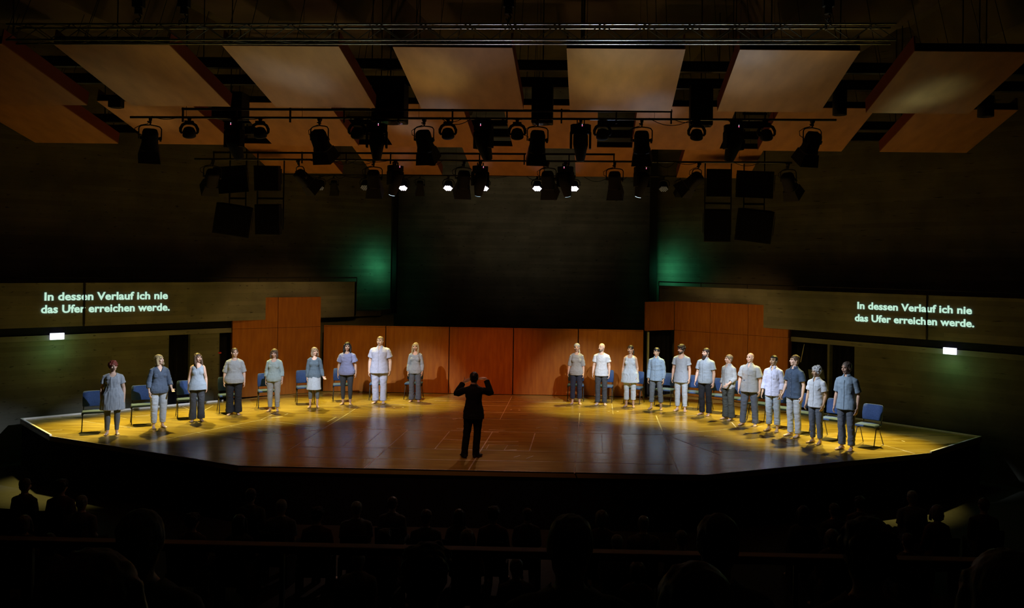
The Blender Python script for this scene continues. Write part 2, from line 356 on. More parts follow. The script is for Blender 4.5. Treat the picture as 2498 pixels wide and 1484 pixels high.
# projected German surtitles
def title(lines, side, label):
    t = thing('projected_title', label, 'projected text')
    for txt, a, b, cap in lines:
        S = S_PAR*side; A = at(*a, S=S); B = at(*b, S=S)
        n = V((side*.7071, -.7071, 0)); A += n*.012; B += n*.012
        x = (B-A).normalized(); z = x.cross(V((0, 0, 1)).cross(x)).normalized() if False else V((0, 0, 1))
        y = (z-x*z.dot(x)).normalized(); nn = x.cross(y)
        cu = bpy.data.curves.new('title_line', 'FONT'); cu.body = txt; cu.size = 1; cu.offset = .029; cu.extrude = .004; cu.space_character = 1.02; cu.resolution_u = 3
        tmp = bpy.data.objects.new('tmp', cu); COL.objects.link(tmp); bpy.context.view_layer.update()
        me = bpy.data.meshes.new_from_object(tmp.evaluated_get(bpy.context.evaluated_depsgraph_get()))
        co = np.empty(len(me.vertices)*3); me.vertices.foreach_get('co', co); co = co.reshape(-1, 3)
        x0, x1 = co[:, 0].min(), co[:, 0].max()
        caph = .729
        ph = cap/(FPX/((A+B)*.5-CAM).dot(_F))
        wl = (B-A).length
        q = np.zeros_like(co)
        for k in range(3):
            q[:, k] = A[k]+(co[:, 0]-x0)/(x1-x0)*wl*x[k]+co[:, 1]/caph*ph*y[k]+co[:, 2]*nn[k]
        me.vertices.foreach_set('co', q.ravel()); me.update(); me.materials.clear(); me.materials.append(M['text'])
        for p in me.polygons: p.material_index = 0
        bpy.data.objects.remove(tmp)
        o = bpy.data.objects.new('text_line', me); COL.objects.link(o); o.parent = t
title([('In dessen Verlauf ich nie', (108, 733), (409, 729.3), 18.9), ('das Ufer erreichen werde.', (99.5, 764), (413.6, 757.5), 18.9)], 1,
      'mint white projected German text in two lines on the left concrete parapet')
title([('In dessen Verlauf ich nie', (2092, 753.3), (2371.5, 766.5), 17.9), ('das Ufer erreichen werde.', (2085.8, 783.2), (2377, 798.4), 17.9)], -1,
      'mint white projected German text in two lines on the right concrete parapet')
# dark joint strips lie in front of the lettering, as the joint swallows the projected light
for px, side in ((205, 1), (2262, -1)):
    p = at(px, 745, S=S_PAR*side); n = V((side*.7071, -.7071, 0))
    R = Matrix.Rotation(PI/4*side, 3, 'Z'); p += n*.012
    o = G().box((p.x, p.y, 2.755), (.034, .02, 1.09), R).build('trim_joint_'+('left' if side > 0 else 'right'), M['black']); struct(o)

# exit signs
def exit_sign(px, py, side, label):
    p = at(px, py, S=(S_PAR+.28)*side); R = Matrix.Rotation(PI/4*side, 4, 'Z')
    t = thing('exit_sign', label, 'exit sign', p, PI/4*side)
    G().box((0, .03, 0), (.31, .06, .16)).build('housing', M['ledwhite'], t)
    G().box((0, -.008, 0), (.285, .016, .135)).build('face_panel', M['exit'], t)
    g = G(); y = -.018                       # pale pictogram of a running figure and a door
    g.box((.09, y, 0), (.05, .006, .10)); g.box((-.02, y, .02), (.022, .006, .05), Matrix.Rotation(.3, 3, 'Y')); g.sph((-.01, y, .055), (.012, .003, .012), 8, 6)
    g.box((-.04, y, -.03), (.05, .006, .014), Matrix.Rotation(.7, 3, 'Y')); g.box((.0, y, -.03), (.05, .006, .014), Matrix.Rotation(-.8, 3, 'Y')); g.box((-.1, y, 0), (.05, .006, .012))
    g.build('pictogram', M['exit_green'], t)
    n = V((side*.7071, -.7071, 0))
    return t, p+n*.25
t1, q1 = exit_sign(140, 821, 1, 'small glowing green-white exit sign on the concrete wall under the left parapet')
t2, q2 = exit_sign(2316, 857, -1, 'small glowing green-white exit sign on the concrete wall under the right parapet')
for q, s in ((q1, 1), (q2, -1)):
    point(q+V((0, 0, -.35)), 4, (.35, 1, .30), .25, 'exit_sign_glow')
# curtains in the doorways
def curtain(p0, p1, z0, z1, label):
    p0 = V((*p0, 0)); p1 = V((*p1, 0)); d = p1-p0; L = d.length; d /= L; n = V((-d.y, d.x, 0)); N = int(L*26)+8
    g = G(); vs = []; th = .03
    for s in (0, 1):
        for i in range(N+1):
            u = i/N*L; w = .035*math.sin(u*34+math.sin(u*7)*1.5)+s*th; q = p0+d*u+n*w
            vs += [(q.x, q.y, z0), (q.x, q.y, z1)]
    fs = []; o = 2*(N+1)
    for i in range(N):
        a = 2*i; fs += [(a, a+2, a+3, a+1), (o+a, o+a+1, o+a+3, o+a+2), (a+1, a+3, o+a+3, o+a+1), (a, o+a, o+a+2, a+2)]
    fs += [(0, 1, o+1, o), (2*N, o+2*N, o+2*N+1, 2*N+1)]
    g.add(vs, fs); o_ = g.build('stage_curtain', M['curtain'], smooth=True); return tag(o_, label, 'curtain')
def wl(px, S, side, off=0):
    p = at(px, 900, S=S*side); n = V((side*.7071, -.7071, 0)); p = p-n*off; return (p.x, p.y)
curtain(wl(408, S_LOW, 1, .15), wl(466, S_LOW, 1, .15), ZF+.02, 1.93, 'black curtain in the doorway behind the woman in the pale sleeveless top')
curtain(wl(530, S_LOW, 1, .2), wl(600, S_LOW, 1, .2), ZF+.02, 1.93, 'black curtain in the gap directly beside the left veneered box')
curtain(wl(2020, S_LOW, -1, .15), wl(2086, S_LOW, -1, .15), ZF+.02, 1.96, 'black curtain in the doorway behind the last man of the right-hand line')
curtain(wl(1880, S_LOW, -1, .25), wl(2014, S_LOW, -1, .25), ZF+.02, 1.96, 'wide black curtain just right of the right veneered box')
curtain((3.95, 26.85), (4.75, 27.4), ZF+.02, 1.95, 'black curtain in the gap between the back panels and the right veneered box')

# ------------------------------------------------------------------ stage
stage = thing('stage', 'low wide octagonal wooden stage with black skirt and white edge line', 'stage')
PT = [(-11.48, 20.98), (-9.6, 19.12), (-4.44, 16.71), (4.44, 16.71), (9.6, 19.12), (11.48, 20.98), (7.9, 24.6), (4.75, 27.2), (4.0, 26.5), (-5.9, 26.5), (-8.0, 24.5)]
PT[-1] = (-7.95, 24.32)
G().prism(PT, -.10, 0).build('deck', M['deck'], stage)
def inset(P, d):
    out = []; n = len(P)
    for i in range(n):
        a, b, c = V(P[i-1]), V(P[i]), V(P[(i+1) % n]); e1 = (b-a).normalized(); e2 = (c-b).normalized()
        n1 = V((-e1.y, e1.x)); n2 = V((-e2.y, e2.x)); m = (n1+n2).normalized(); k = d/max(.3, m.dot(n1)); out.append((b.x+m.x*k, b.y+m.y*k))
    return out
G().prism(inset(PT, .03), ZF, -.10).build('skirt', M['curtain'], stage)
# white edge strip along the free edges
IN = inset(PT, .045)
for i in (0, 1, 2, 3, 4, 5, 10):
    j = (i+1) % len(PT); q = [PT[i], PT[j], IN[j], IN[i]]
    wid = .07 if i in (0, 4, 5, 10) else .018
    if wid < .03:
        I2 = inset(PT, wid); q = [PT[i], PT[j], I2[j], I2[i]]
    G().prism(q, -.02, .035 if wid > .03 else .006).build('edge_strip', M['trim'] if i not in (1, 2, 3) else M['seam'], stage)
# platform joints and scuffs, taken off the photograph on to the deck plane (pixel pairs in the photo)
K = lambda x, y: (700+x/2.498, 940+y/2.498)
J = [(K(225, 263), K(2300, 303), 3), (K(620, 384), K(1480, 402), 3), (K(0, 375), K(620, 384), 1.2), (K(1480, 402), K(2000, 415), 2), (K(540, 448), K(1760, 470), 2.6), (K(0, 437), K(540, 448), 1), (K(1760, 470), K(2350, 484), 1.2),
     (K(348, 190), K(1780, 216), 2), (K(375, 177), K(1000, 190), 1), (K(1780, 216), K(2498, 225), 3), (K(1195, 165), K(1320, 168), 2.2), (K(600, 155), K(1780, 175), 1), (K(2245, 183), K(2498, 186), 2.4), (K(870, 118), K(1700, 132), 1.4), (K(900, 95), K(1700, 105), 1), (K(600, 118), K(900, 122), 1.3),
     (K(990, 283), K(902, 388), 2.4), (K(1253, 283), K(1105, 520), 2.8), (K(1512, 293), K(1478, 400), 2.4), (K(1784, 172), K(1752, 538), 2.6), (K(1370, 70), K(1298, 210), 1.6), (K(2250, 187), K(2388, 535), 3.2), (K(735, 275), K(470, 508), 3.4), (K(470, 272), K(330, 380), 1.3), (K(580, 278), K(458, 380), 1.6),
     (K(712, 250), K(695, 268), 1.6), (K(822, 180), K(815, 200), 1.3), (K(225, 263), K(370, 175), 4), (K(370, 175), K(430, 135), 1.4), (K(225, 263), K(0, 403), 1.8), (K(225, 263), K(0, 310), 2.6), (K(225, 263), K(0, 232), 2.2), (K(1918, 300), K(1924, 410), 1.6), (K(2035, 303), K(2050, 412), 1.2),
     (K(2300, 303), K(2498, 285), 2.4), (K(2300, 303), K(2498, 375), 2.6), (K(1980, 115), K(1988, 178), 1.2), (K(1822, 276), K(1940, 279), 1), (K(1822, 276), K(1820, 290), 1), (K(1230, 362), K(1410, 368), 1.2), (K(1230, 362), K(1215, 390), 1), (K(1345, 366), K(1325, 395), 1),
     ((1620, 1061), (1796, 1046), 2.6), ((1633, 1065), (1755, 1110), 2.4), ((1785, 1031), (1799, 1047), 3.4), ((1740, 1099), (2090, 1105), 1), ((1984, 1104), (2060, 1126), 2.6), ((1797, 1046), (1860, 1040), 1.6), ((1798, 1100), (1985, 1083), 1.4), ((2150, 1085), (2232, 1107), 2.2), ((1690, 1085), (2100, 1052), 1), ((1860, 1062), (1930, 1083), 1.4),
     ((395, 1075), (480, 1056), 2.4), ((480, 1056), (560, 1040), 3), ((560, 1040), (636, 1025), 3.2), ((636, 1025), (672, 1008), 3), ((636, 1025), (700, 1033), 2), ((480, 1056), (640, 1078), 1.4), ((108, 1053), (152, 1049), 3), ((315, 1090), (395, 1075), 1.6), ((285, 1018), (308, 1022), 2), ((330, 1017), (372, 1012), 1.6), ((495, 1003), (520, 990), 2.6),
     ((444, 992), (470, 1003), 1.6), ((560, 1040), (700, 1060), 1.2), ((590, 1040), (700, 1052), 1), ((200, 1028), (330, 1045), 1.2), ((1100, 1050), (1178, 1048), 1.4)]
def strip(g, A, B, w, z=.004):
    A = V(A); B = V(B); d = (B-A).normalized(); n = V((-d.y, d.x, 0))*w/2
    g.add([A-n+V((0, 0, z)), B-n+V((0, 0, z)), B+n+V((0, 0, z)), A+n+V((0, 0, z)), A-n, B-n, B+n, A+n], [(0, 1, 2, 3), (7, 6, 5, 4), (0, 4, 5, 1), (1, 5, 6, 2), (2, 6, 7, 3), (3, 7, 4, 0)])
for a, b, w in J:
    A = at(*a, Z=0); B = at(*b, Z=0); g = G(); strip(g, A, B, .008*w+.003, .002); g.build('platform_joint', M['seam'], stage)
SC = [(K(245, 225), K(300, 195), 3), (K(640, 245), K(700, 250), 2), (K(1010, 208), K(1060, 200), 2), (K(955, 330), K(1090, 336), 3), (K(1140, 345), K(1410, 345), 2), (K(1035, 265), K(1110, 268), 2), (K(1200, 285), K(1290, 288), 3), (K(1230, 272), K(1330, 276), 2), (K(1400, 395), K(1320, 398), 3), (K(1640, 330), K(1700, 332), 1.6), (K(1740, 345), K(1840, 352), 1.5),
      (K(1382, 440), K(1420, 430), 1.6), (K(1458, 448), K(1500, 432), 1.6), (K(1360, 150), K(1372, 150), 4), (K(1410, 152), K(1422, 152), 4), (K(1955, 160), K(1968, 160), 4), (K(2010, 160), K(2022, 160), 4), (K(700, 136), K(712, 136), 4), (K(648, 136), K(660, 136), 3), (K(1520, 262), K(1545, 258), 2), (K(1620, 258), K(1650, 262), 2), (K(1800, 235), K(1810, 240), 3),
      (K(90, 270), K(180, 276), 2), ((1718, 1064), (1750, 1066), 2.2), ((1820, 1056), (1832, 1058), 3), ((1850, 1064), (1858, 1066), 3), ((1765, 1048), (1800, 1046), 2), ((2200, 1076), (2207, 1078), 3), ((662, 1020), (690, 1017), 4), ((695, 1013), (702, 1010), 3), ((760, 1090), (790, 1096), 1.5), ((1640, 1045), (1700, 1051), 1.4)]
for a, b, w in SC: g = G(); strip(g, at(*a, Z=0), at(*b, Z=0), .010*w+.003, .003); g.build('scuff_mark', M['scuff'], stage)

# wooden back panels
XS = [-5.79, -3.9, -1.98, -.05, 1.89, 3.85]
where = ['leftmost of five, behind the woman in mauve', 'second of five, behind the tall lavender-clad man', 'third of five, left of the conductor', 'fourth of five, right of the conductor', 'rightmost of five, behind the bald bearded man']
for k in range(5):
    a, b = XS[k]+.014, XS[k+1]-.014
    t = thing('stage_wall_panel', 'low reddish back wall panel, '+where[k], 'wall panel', ((a+b)/2, 26.38, 0), 0, 'low veneered panels across the back of the stage')
    h = (b-a)/2
    G().box((0, .03, .99), (2*h, .06, 1.95)).build('veneer_face', M['wood'], t, bevel=.004)
    G().box((0, .06, 1.985), (2*h, .13, .03)).build('top_ledge', M['wood'], t)
    G().box((0, .09, .98), (2*h, .05, 1.9)).build('backing', M['black'], t)
def tall_box(p0, p1, n, labels, group, side):
    p0 = V((*p0, 0)); p1 = V((*p1, 0)); L = (p1-p0).length; d = (p1-p0)/L; ang = math.atan2(d.y, d.x)
    for k in range(n):
        c = p0+d*(L*(k+.5)/n); w = L/n-.012
        t = thing('tall_wall_panel', labels[k], 'wall panel', c, ang, group)
        G().box((0, .04, .985), (w, .08, 1.955)).build('lower_veneer_face', M['wood'], t, bevel=.004)
        G().box((0, .04, 2.412), (w, .08, .885)).build('upper_veneer_face', M['wood'], t, bevel=.004)
        G().box((0, .16, 1.43), (w, .15, 2.85)).build('backing', M['wood_edge'], t)
tall_box((-7.9, 24.78), (-5.82, 26.22), 2, ['outer tall veneered panel of the left box, behind the woman with the dark bob', 'inner tall veneered panel of the left box, next to the low back panels'], 'tall veneered panels of the left box', -1)
tall_box((4.82, 27.12), (7.78, 24.80), 3, ['tall veneered panel of the right box nearest the gap in the back wall', 'middle tall veneered panel of the right box', 'outer tall veneered panel of the right box, beside the dark curtain'], 'tall veneered panels of the right box', 1)
t = thing('header_panel', 'veneered header panel hanging over the black gap right of the back wall', 'wall panel', (3.9, 26.45, 0), math.atan2(.65, .92))
G().box((.56, .03, 2.41), (1.10, .06, .87)).build('veneer_face', M['wood'], t); G().box((.03, -.01, 2.41), (.07, .05, .87)).build('edge_post', M['wood'], t)
t = thing('door_leaf', 'narrow pale edge of an open door beside the gap in the back wall', 'door', (3.98, 26.52, 0), 0)
G().box((0, 0, 1.35), (.05, .5, 1.2)).build('leaf', M['trim'] if False else mat('grey_green_door', (.30, .32, .24), .7), t)
G().box((0, 0, .40), (.05, .5, .68)).build('kick_panel', M['black'], t)

# ------------------------------------------------------------------ ceiling reflectors
RSL = math.atan2(.55, 2.42)
def reflector(x0, x1, y0, z0, ln, label, group):
    t = thing('ceiling_reflector', label, 'acoustic reflector', ((x0+x1)/2, y0, z0), 0, group); t.rotation_euler = (-RSL, 0, 0)
    w = x1-x0
    G().box((0, ln/2, .01), (w, ln, .02)).build('veneer_underside', M['reflector'], t)
    g = G(); T = .24
    for sx in (-1, 1): g.box((sx*(w/2-.012), ln/2, .02+T/2), (.024, ln, T))
    g.box((0, ln-.012, .02+T/2), (w-.05, .024, T)); g.build('side_rim', M['reflector_edge'], t)
    G().box((0, .012, .02+.06), (w-.05, .024, .12)).build('front_rim', M['black'], t)
    for sx in (-1, 1):
        for yy in (.3, ln-.3): g = G(); g.cyl((sx*(w/2-.25), yy, .02), (sx*(w/2-.25), yy+(10.4-z0)*math.tan(RSL), 10.5-z0-.3), .006, n=5); g.build('hanging_wire', M['blackmetal'], t)
    return t
RL = math.hypot(.55, 2.42)
r1 = [(-9.12, -7.25), (-6.41, -4.53), (-3.68, -1.81), (-.95, .95), (1.81, 3.68), (4.53, 6.41), (7.25, 9.12)]
for k, (a, b) in enumerate(r1): reflector(a, b, 13.87, 7.35, RL, 'large orange-brown veneered reflector hung in the front ceiling row, number %s from the left' % ['one', 'two', 'three', 'four', 'five', 'six', 'seven'][k], 'front row of ceiling reflectors')
r2 = [(-10.7, -8.75), (-7.89, -6.0), (-5.12, -3.14), (-2.34, -.42), (.42, 2.34), (3.14, 5.12), (6.0, 7.89), (8.75, 10.7)]
for k, (a, b) in enumerate(r2): reflector(a, b, 17.72, 7.14, RL, 'orange veneered reflector hung in the middle ceiling row, number %s from the left' % ['one', 'two', 'three', 'four', 'five', 'six', 'seven', 'eight'][k], 'middle row of ceiling reflectors')
r3 = [(-6.4, -4.5), (-3.68, -1.8), (-.96, .96), (1.8, 3.68), (4.5, 6.4)]
for k, (a, b) in enumerate(r3): reflector(a, b, 21.45, 6.80, 2.25, 'dark orange veneered reflector in the rearmost ceiling row, number %s from the left' % ['one', 'two', 'three', 'four', 'five'][k], 'rear row of ceiling reflectors')
# steel beams above the reflectors
for y, z, lb in ((16.75, 7.72, 'front'), (17.5, 7.55, 'second'), (20.9, 7.3, 'third'), (21.3, 7.1, 'rear')):
    t = thing('steel_beam', 'long black steel beam carrying the reflectors, %s of the four' % lb, 'beam', (0, y, z), 0, 'black steel beams over the reflectors')
    g = G().box((0, 0, 0), (22, .05, .16)); g.box((0, 0, .09), (22, .14, .015)); g.box((0, 0, -.09), (22, .14, .015)); g.build('beam_section', M['blackmetal'], t)
    for x in (-9.5, -5.6, -2.0, 2.0, 5.6, 9.5): G().cyl((x, 0, .08), (x, 0, 10.4-z), .012, n=6).build('hanger_rod', M['blackmetal'], t)

# ------------------------------------------------------------------ truss and lighting bars
A = at(15, 97, Y=13.2); B = at(2186, 97, Y=13.2)
t = thing('lighting_truss', 'long aluminium box truss spanning the hall in front of the reflectors', 'truss', A, 0)
L = (B-A).length; tilt = math.asin((B.z-A.z)/L)
t.rotation_euler = (0, -tilt, 0)
for dy, dz in ((0, 0), (.24, 0), (0, .24), (.24, .24)):
    G().cyl((0, dy, dz), (L, dy, dz), .017, n=8).build('chord', M['steel'], t)
g = G(); n = 40; st = L/n
for k in range(n):
    a, b = k*st, (k+1)*st; s = k % 2
    for (p, q) in (((0, 0), (0, .24)), ((.24, 0), (.24, .24)), ((0, 0), (.24, 0)), ((0, .24), (.24, .24))):
        if s: p, q = q, p
        g.cyl((a, p[0], p[1]), (b, q[0], q[1]), .0075, n=5)
g.build('lacing', M['steel'], t)
for k, px in enumerate((337, 448, 1240, 2020)):
    p = at(px, 75, Y=13.32)
    t = thing('chain_hoist', 'black chain hoist hanging the truss, %s' % ['above the second front reflector', 'beside a bundle of cables at the left', 'near the middle of the truss', 'towards the right end of the truss'][k], 'hoist', (p.x, 13.32, A.z+(B.z-A.z)*(p.x-A.x)/(B.x-A.x)+.30), 0, 'hoists along the truss')
    for dy in (-.12, .12): G().tube([(.0, dy-.03, -.02), (0, dy+.03, -.02), (0, dy+.035, -.085), (0, dy-.035, -.085), (0, dy-.03, -.02), (0, 0, .06)], .008, 5).build('sling', M['blackmetal'], t)
    g = G(); g.cyl((0, 0, .22), (0, 0, 2.8), .012, n=6); g.build('chain', M['blackmetal'], t)
    g = G(); g.cyl((0, 0, .12), (0, 0, .42), .06, .045, n=10); g.box((0, 0, .3), (.16, .1, .14)); g.build('motor', M['black'], t)
    g = G(); g.tube([(0, 0, .14), (.04, 0, .08), (0, 0, .0), (-.04, 0, .05)], .012, 6); g.build('hook', M['blackmetal'], t)
def bar(px0, py0, px1, py1, Y, label, upper=None, r=.024):
    A = at(px0, py0, Y=Y); B = at(px1, py1, Y=Y)
    t = thing('lighting_bar', label, 'lighting bar', (0, 0, 0), 0)
    G().cyl(A, B, r, n=10).build('pipe', M['blackmetal'], t)
    if upper:
        a = at(upper[0], upper[1], Y=Y); b = at(upper[2], upper[3], Y=Y); dz = a.z-(A.z+(B.z-A.z)*(a.x-A.x)/(B.x-A.x))
        G().box((a+b)/2, ((b-a).length, .035, .045), Matrix.Rotation(-math.atan2(b.z-a.z, b.x-a.x), 3, 'Y')).build('upper_rail', M['blackmetal'], t)
        n = int((b.x-a.x)/1.05)
        for k in range(n+1):
            x = a.x+.02+(b.x-a.x-.04)*k/n; z = A.z+(B.z-A.z)*(x-A.x)/(B.x-A.x)
            G().box((x, Y, z+dz/2-.03), (.03, .03, abs(dz)+.12)).build('drop_bracket', M['blackmetal'], t)
    n = 6
    for k in range(n):
        x = A.x+(B.x-A.x)*(k+.5)/n; z = A.z+(B.z-A.z)*(k+.5)/n; top = 10.4
        G().cyl((x-.05, Y+.03, z), (x-.05, Y+.03, top), .004, n=4).build('hanging_wire', M['blackmetal'], t)
    random.seed(int(Y*10))
    for k in range(9):                         # slack power cables looped along the bar
        x = A.x+(B.x-A.x)*random.uniform(.03, .93); w = random.uniform(.3, .9); z = A.z+(B.z-A.z)*(x-A.x)/(B.x-A.x); s = random.uniform(.06, .2)
        pts = [(x+w*u, Y-.03, z+.02-s*4*u*(1-u)) for u in [i/10 for i in range(11)]]
        G().tube(pts, .007, 5).build('power_cable', M['black'], t)
    return A, B
b1 = bar(318, 286, 2040, 293, 17.0, 'front black lighting bar hung between the first two rows of reflectors', (444, 266, 1640, 272))
b2 = bar(475, 388, 1932, 397, 20.8, 'second black lighting bar, half way back over the stage', (520, 372, 1500, 377))
b3 = bar(690, 427, 1720, 431, 23.9, 'rearmost black lighting bar with the row of lit LED lamps', None, .02)
# ------------------------------------------------------------------ lamps
def xf(g, Mx, start=0):
    for i in range(start, len(g.v)): g.v[i] = tuple(Mx @ V(g.v[i]))
    return g
def clamp_g(g, z=-.11):
    g.cyl((-.03, 0, 0), (.03, 0, 0), .04, n=8); g.box((0, 0, -.05), (.04, .04, .08)); g.cyl((-.055, 0, -.06), (-.02, 0, -.06), .014, n=6); g.cyl((0, 0, -.04), (0, 0, z), .014, n=6)
    return g
def tiltM(z, a): return Matrix.Translation((0, 0, z)) @ Matrix.Rotation(a, 4, 'X')
def make_fresnel(tilt=.6):
    t = thing('fresnel_lamp', 'x', 'stage lamp')
    clamp_g(G()).build('clamp', M['blackmetal'], t)
    G().tube([(-.20, 0, -.40), (-.20, 0, -.19), (-.17, 0, -.15), (-.12, 0, -.135), (0, 0, -.12), (.12, 0, -.135), (.17, 0, -.15), (.20, 0, -.19), (.20, 0, -.40)], .012, 6).build('yoke', M['blackmetal'], t)
    T = tiltM(-.38, tilt)
    g = G(); R = []
    for z, w, d in ((.17, .09, .08), (.16, .125, .11), (.10, .145, .13), (-.14, .15, .135), (-.19, .165, .155), (-.22, .165, .155)):
        R.append([V((w*math.copysign(abs(math.cos(a))**.6, math.cos(a)), d*math.copysign(abs(math.sin(a))**.6, math.sin(a)), z)) for a in [2*PI*i/20 for i in range(20)]])
    g.rings(R); g.cyl((-.18, 0, 0), (.18, 0, 0), .03, n=8); g.box((.185, 0, -.01), (.035, .07, .07)); g.tube([(-.04, 0, .16), (-.04, 0, .20), (.04, 0, .20), (.04, 0, .16)], .009, 6)
    xf(g, T).build('lamp_body', M['black'], t, smooth='auto')
    for k in range(4):
        a = k*PI/2; g = G(); w0, w1 = (.15, .20); ln = .24
        vs = []
        for (x, z, o) in ((-w0, -.22, .15), (w0, -.22, .15), (w1, -.22-ln, .195), (-w1, -.22-ln, .195)):
            vs.append(V((x, o, z)))
        vs += [v+V((0, .006, 0)) for v in vs]
        g.add(vs, [(3, 2, 1, 0), (4, 5, 6, 7), (0, 1, 5, 4), (1, 2, 6, 5), (2, 3, 7, 6), (3, 0, 4, 7)])
        xf(g, T @ Matrix.Rotation(a, 4, 'Z')).build('barn_door', M['black'], t)
    xf(G().cyl((0, 0, -.2), (0, 0, -.226), .13, n=20), T).build('lens', M['lens'], t)
    G().tube([(-.17, .02, -.33), (-.26, .03, -.28), (-.27, .03, -.2), (-.16, .02, -.13), (-.05, .02, -.1), (.03, .02, -.02)], .007, 5).build('cable', M['black'], t)
    return t
def make_wash(tilt=.5):
    t = thing('moving_wash_lamp', 'x', 'stage lamp')
    g = clamp_g(G(), -.06); g.box((0, 0, -.075), (.16, .12, .05)); g.build('base', M['black'], t)
    g = G(); pts = [(-.13, 0, -.30), (-.155, 0, -.26), (-.155, 0, -.2), (-.12, 0, -.13), (-.06, 0, -.095), (.06, 0, -.095), (.12, 0, -.13), (.155, 0, -.2), (.155, 0, -.26), (.13, 0, -.30)]
    g.tube(pts, [.018, .026, .03, .03, .03, .03, .03, .03, .026, .018], 8); g.build('yoke', M['black'], t, smooth=True)
    g = G().ell([(.09, .05, .05, 0), (.07, .09, .09, 0), (.0, .122, .122, 0), (-.08, .125, .125, 0), (-.10, .115, .115, 0)], 18)
    xf(g, tiltM(-.26, tilt)).build('lamp_head', M['black'], t, smooth='auto')
    xf(G().cyl((0, 0, -.10), (0, 0, -.108), .10, n=18), tiltM(-.26, tilt)).build('lens', M['lens'], t)
    return t
def make_profile(lens='lens', tilt=.45, nose='black'):
    t = thing('moving_head_spotlight', 'x', 'stage lamp')
    g = clamp_g(G(), -.05)
    for s in (-1, 1): g.box((s*.07, 0, -.05), (.02, .03, .09))
    g.build('clamp', M['blackmetal'], t)
    g = G().prism([(-.20, 0), (-.15, -.12), (.15, -.12), (.20, 0), (.15, .12), (-.15, .12)], -.22, -.09); g.build('base', M['black'], t, bevel=.01)
    g = G()
    for s in (-1, 1): g.box((s*.185, 0, -.40), (.045, .14, .32))
    g.box((0, 0, -.245), (.40, .14, .05)); g.build('yoke', M['black'], t, bevel=.012)
    g = G().ell([(.20, .10, .09, 0), (.17, .14, .12, 0), (-.02, .145, .125, 0), (-.14, .12, .11, 0), (-.32, .085, .085, 0), (-.34, .08, .08, 0)], 18, .75)
    xf(g, tiltM(-.46, tilt)).build('lamp_head', M[nose], t, smooth='auto')
    xf(G().cyl((0, 0, -.335), (0, 0, -.347), .072, n=18), tiltM(-.46, tilt)).build('lens', M[lens], t)
    g = G().box((.03, -.122, -.13), (.014, .006, .014)); g.build('status_light', M['ledred'], t)
    g = G().box((.03, -.122, -.105), (.012, .006, .012)); g.build('status_light', M['ledwhite'], t)
    return t
def make_par(lit, tilt=-.55):
    t = thing('led_par_lamp', 'x', 'stage lamp')
    clamp_g(G(), -.08).build('clamp', M['blackmetal'], t)
    G().tube([(-.15, 0, -.24), (-.155, 0, -.15), (-.11, 0, -.09), (0, 0, -.07), (.11, 0, -.09), (.155, 0, -.15), (.15, 0, -.24)], .014, 6).build('yoke', M['blackmetal'], t)
    g = G().ell([(.13, .06, .06, 0), (.11, .10, .10, 0), (.0, .125, .125, 0), (-.09, .135, .135, 0)], 20)
    T = tiltM(-.25, tilt); xf(g, T).build('can', M['black'], t, smooth='auto')
    g = G(); R = .052
    for i in range(-2, 3):
        for j in range(-2, 3):
            if abs(i+j) <= 2:
                x, y = R*(i+j/2), R*j*.866
                g.cyl((x, y, -.088), (x, y, -.097), .0195, n=8)
    xf(g, T).build('led_array', M['lens_lit' if lit else 'lens_off'], t)
    return t
def barpt(b, px, Y):
    A, B = b; lo, hi = A.x, B.x
    for _ in range(30):
        m = (lo+hi)/2; p = V((m, Y, A.z+(B.z-A.z)*(m-A.x)/(B.x-A.x))); d = p-CAM; u = CX+FPX*d.dot(_R)/d.dot(_F)
        if u < px: lo = m
        else: hi = m
    return V((lo, Y, A.z+(B.z-A.z)*(lo-A.x)/(B.x-A.x)))
PROTO = {}
def hang(kind, b, Y, px, label, rz=0, group=None, dz=0, tiltx=0, key=None, **kw):
    p = barpt(b, px, Y)+V((0, 0, dz-.0)); k = key or kind
    mk = {'fresnel': make_fresnel, 'wash': make_wash, 'profile': make_profile, 'par': make_par}[kind]
    if k not in PROTO: PROTO[k] = mk(**kw); o = PROTO[k]
    else: o = dup(PROTO[k], p)
    o.location = p; o.rotation_euler = (tiltx, 0, rz); o['label'] = label
    if group: o['group'] = group
    return o
GB1 = 'lamps on the front lighting bar'
for px, lb, rz in ((367, 'at the left end of the front bar', .5), (780, 'over the gap left of centre', -.3), (1035, 'left of the middle', -.2), (1312, 'just right of the middle', .15), (1566, 'in the right half, below a lit reflector', -.1), (1982, 'at the right end of the front bar', .35)):
    hang('fresnel', b1, 17.0, px, 'large black fresnel lamp with barn doors, '+lb, rz, GB1, -.03)
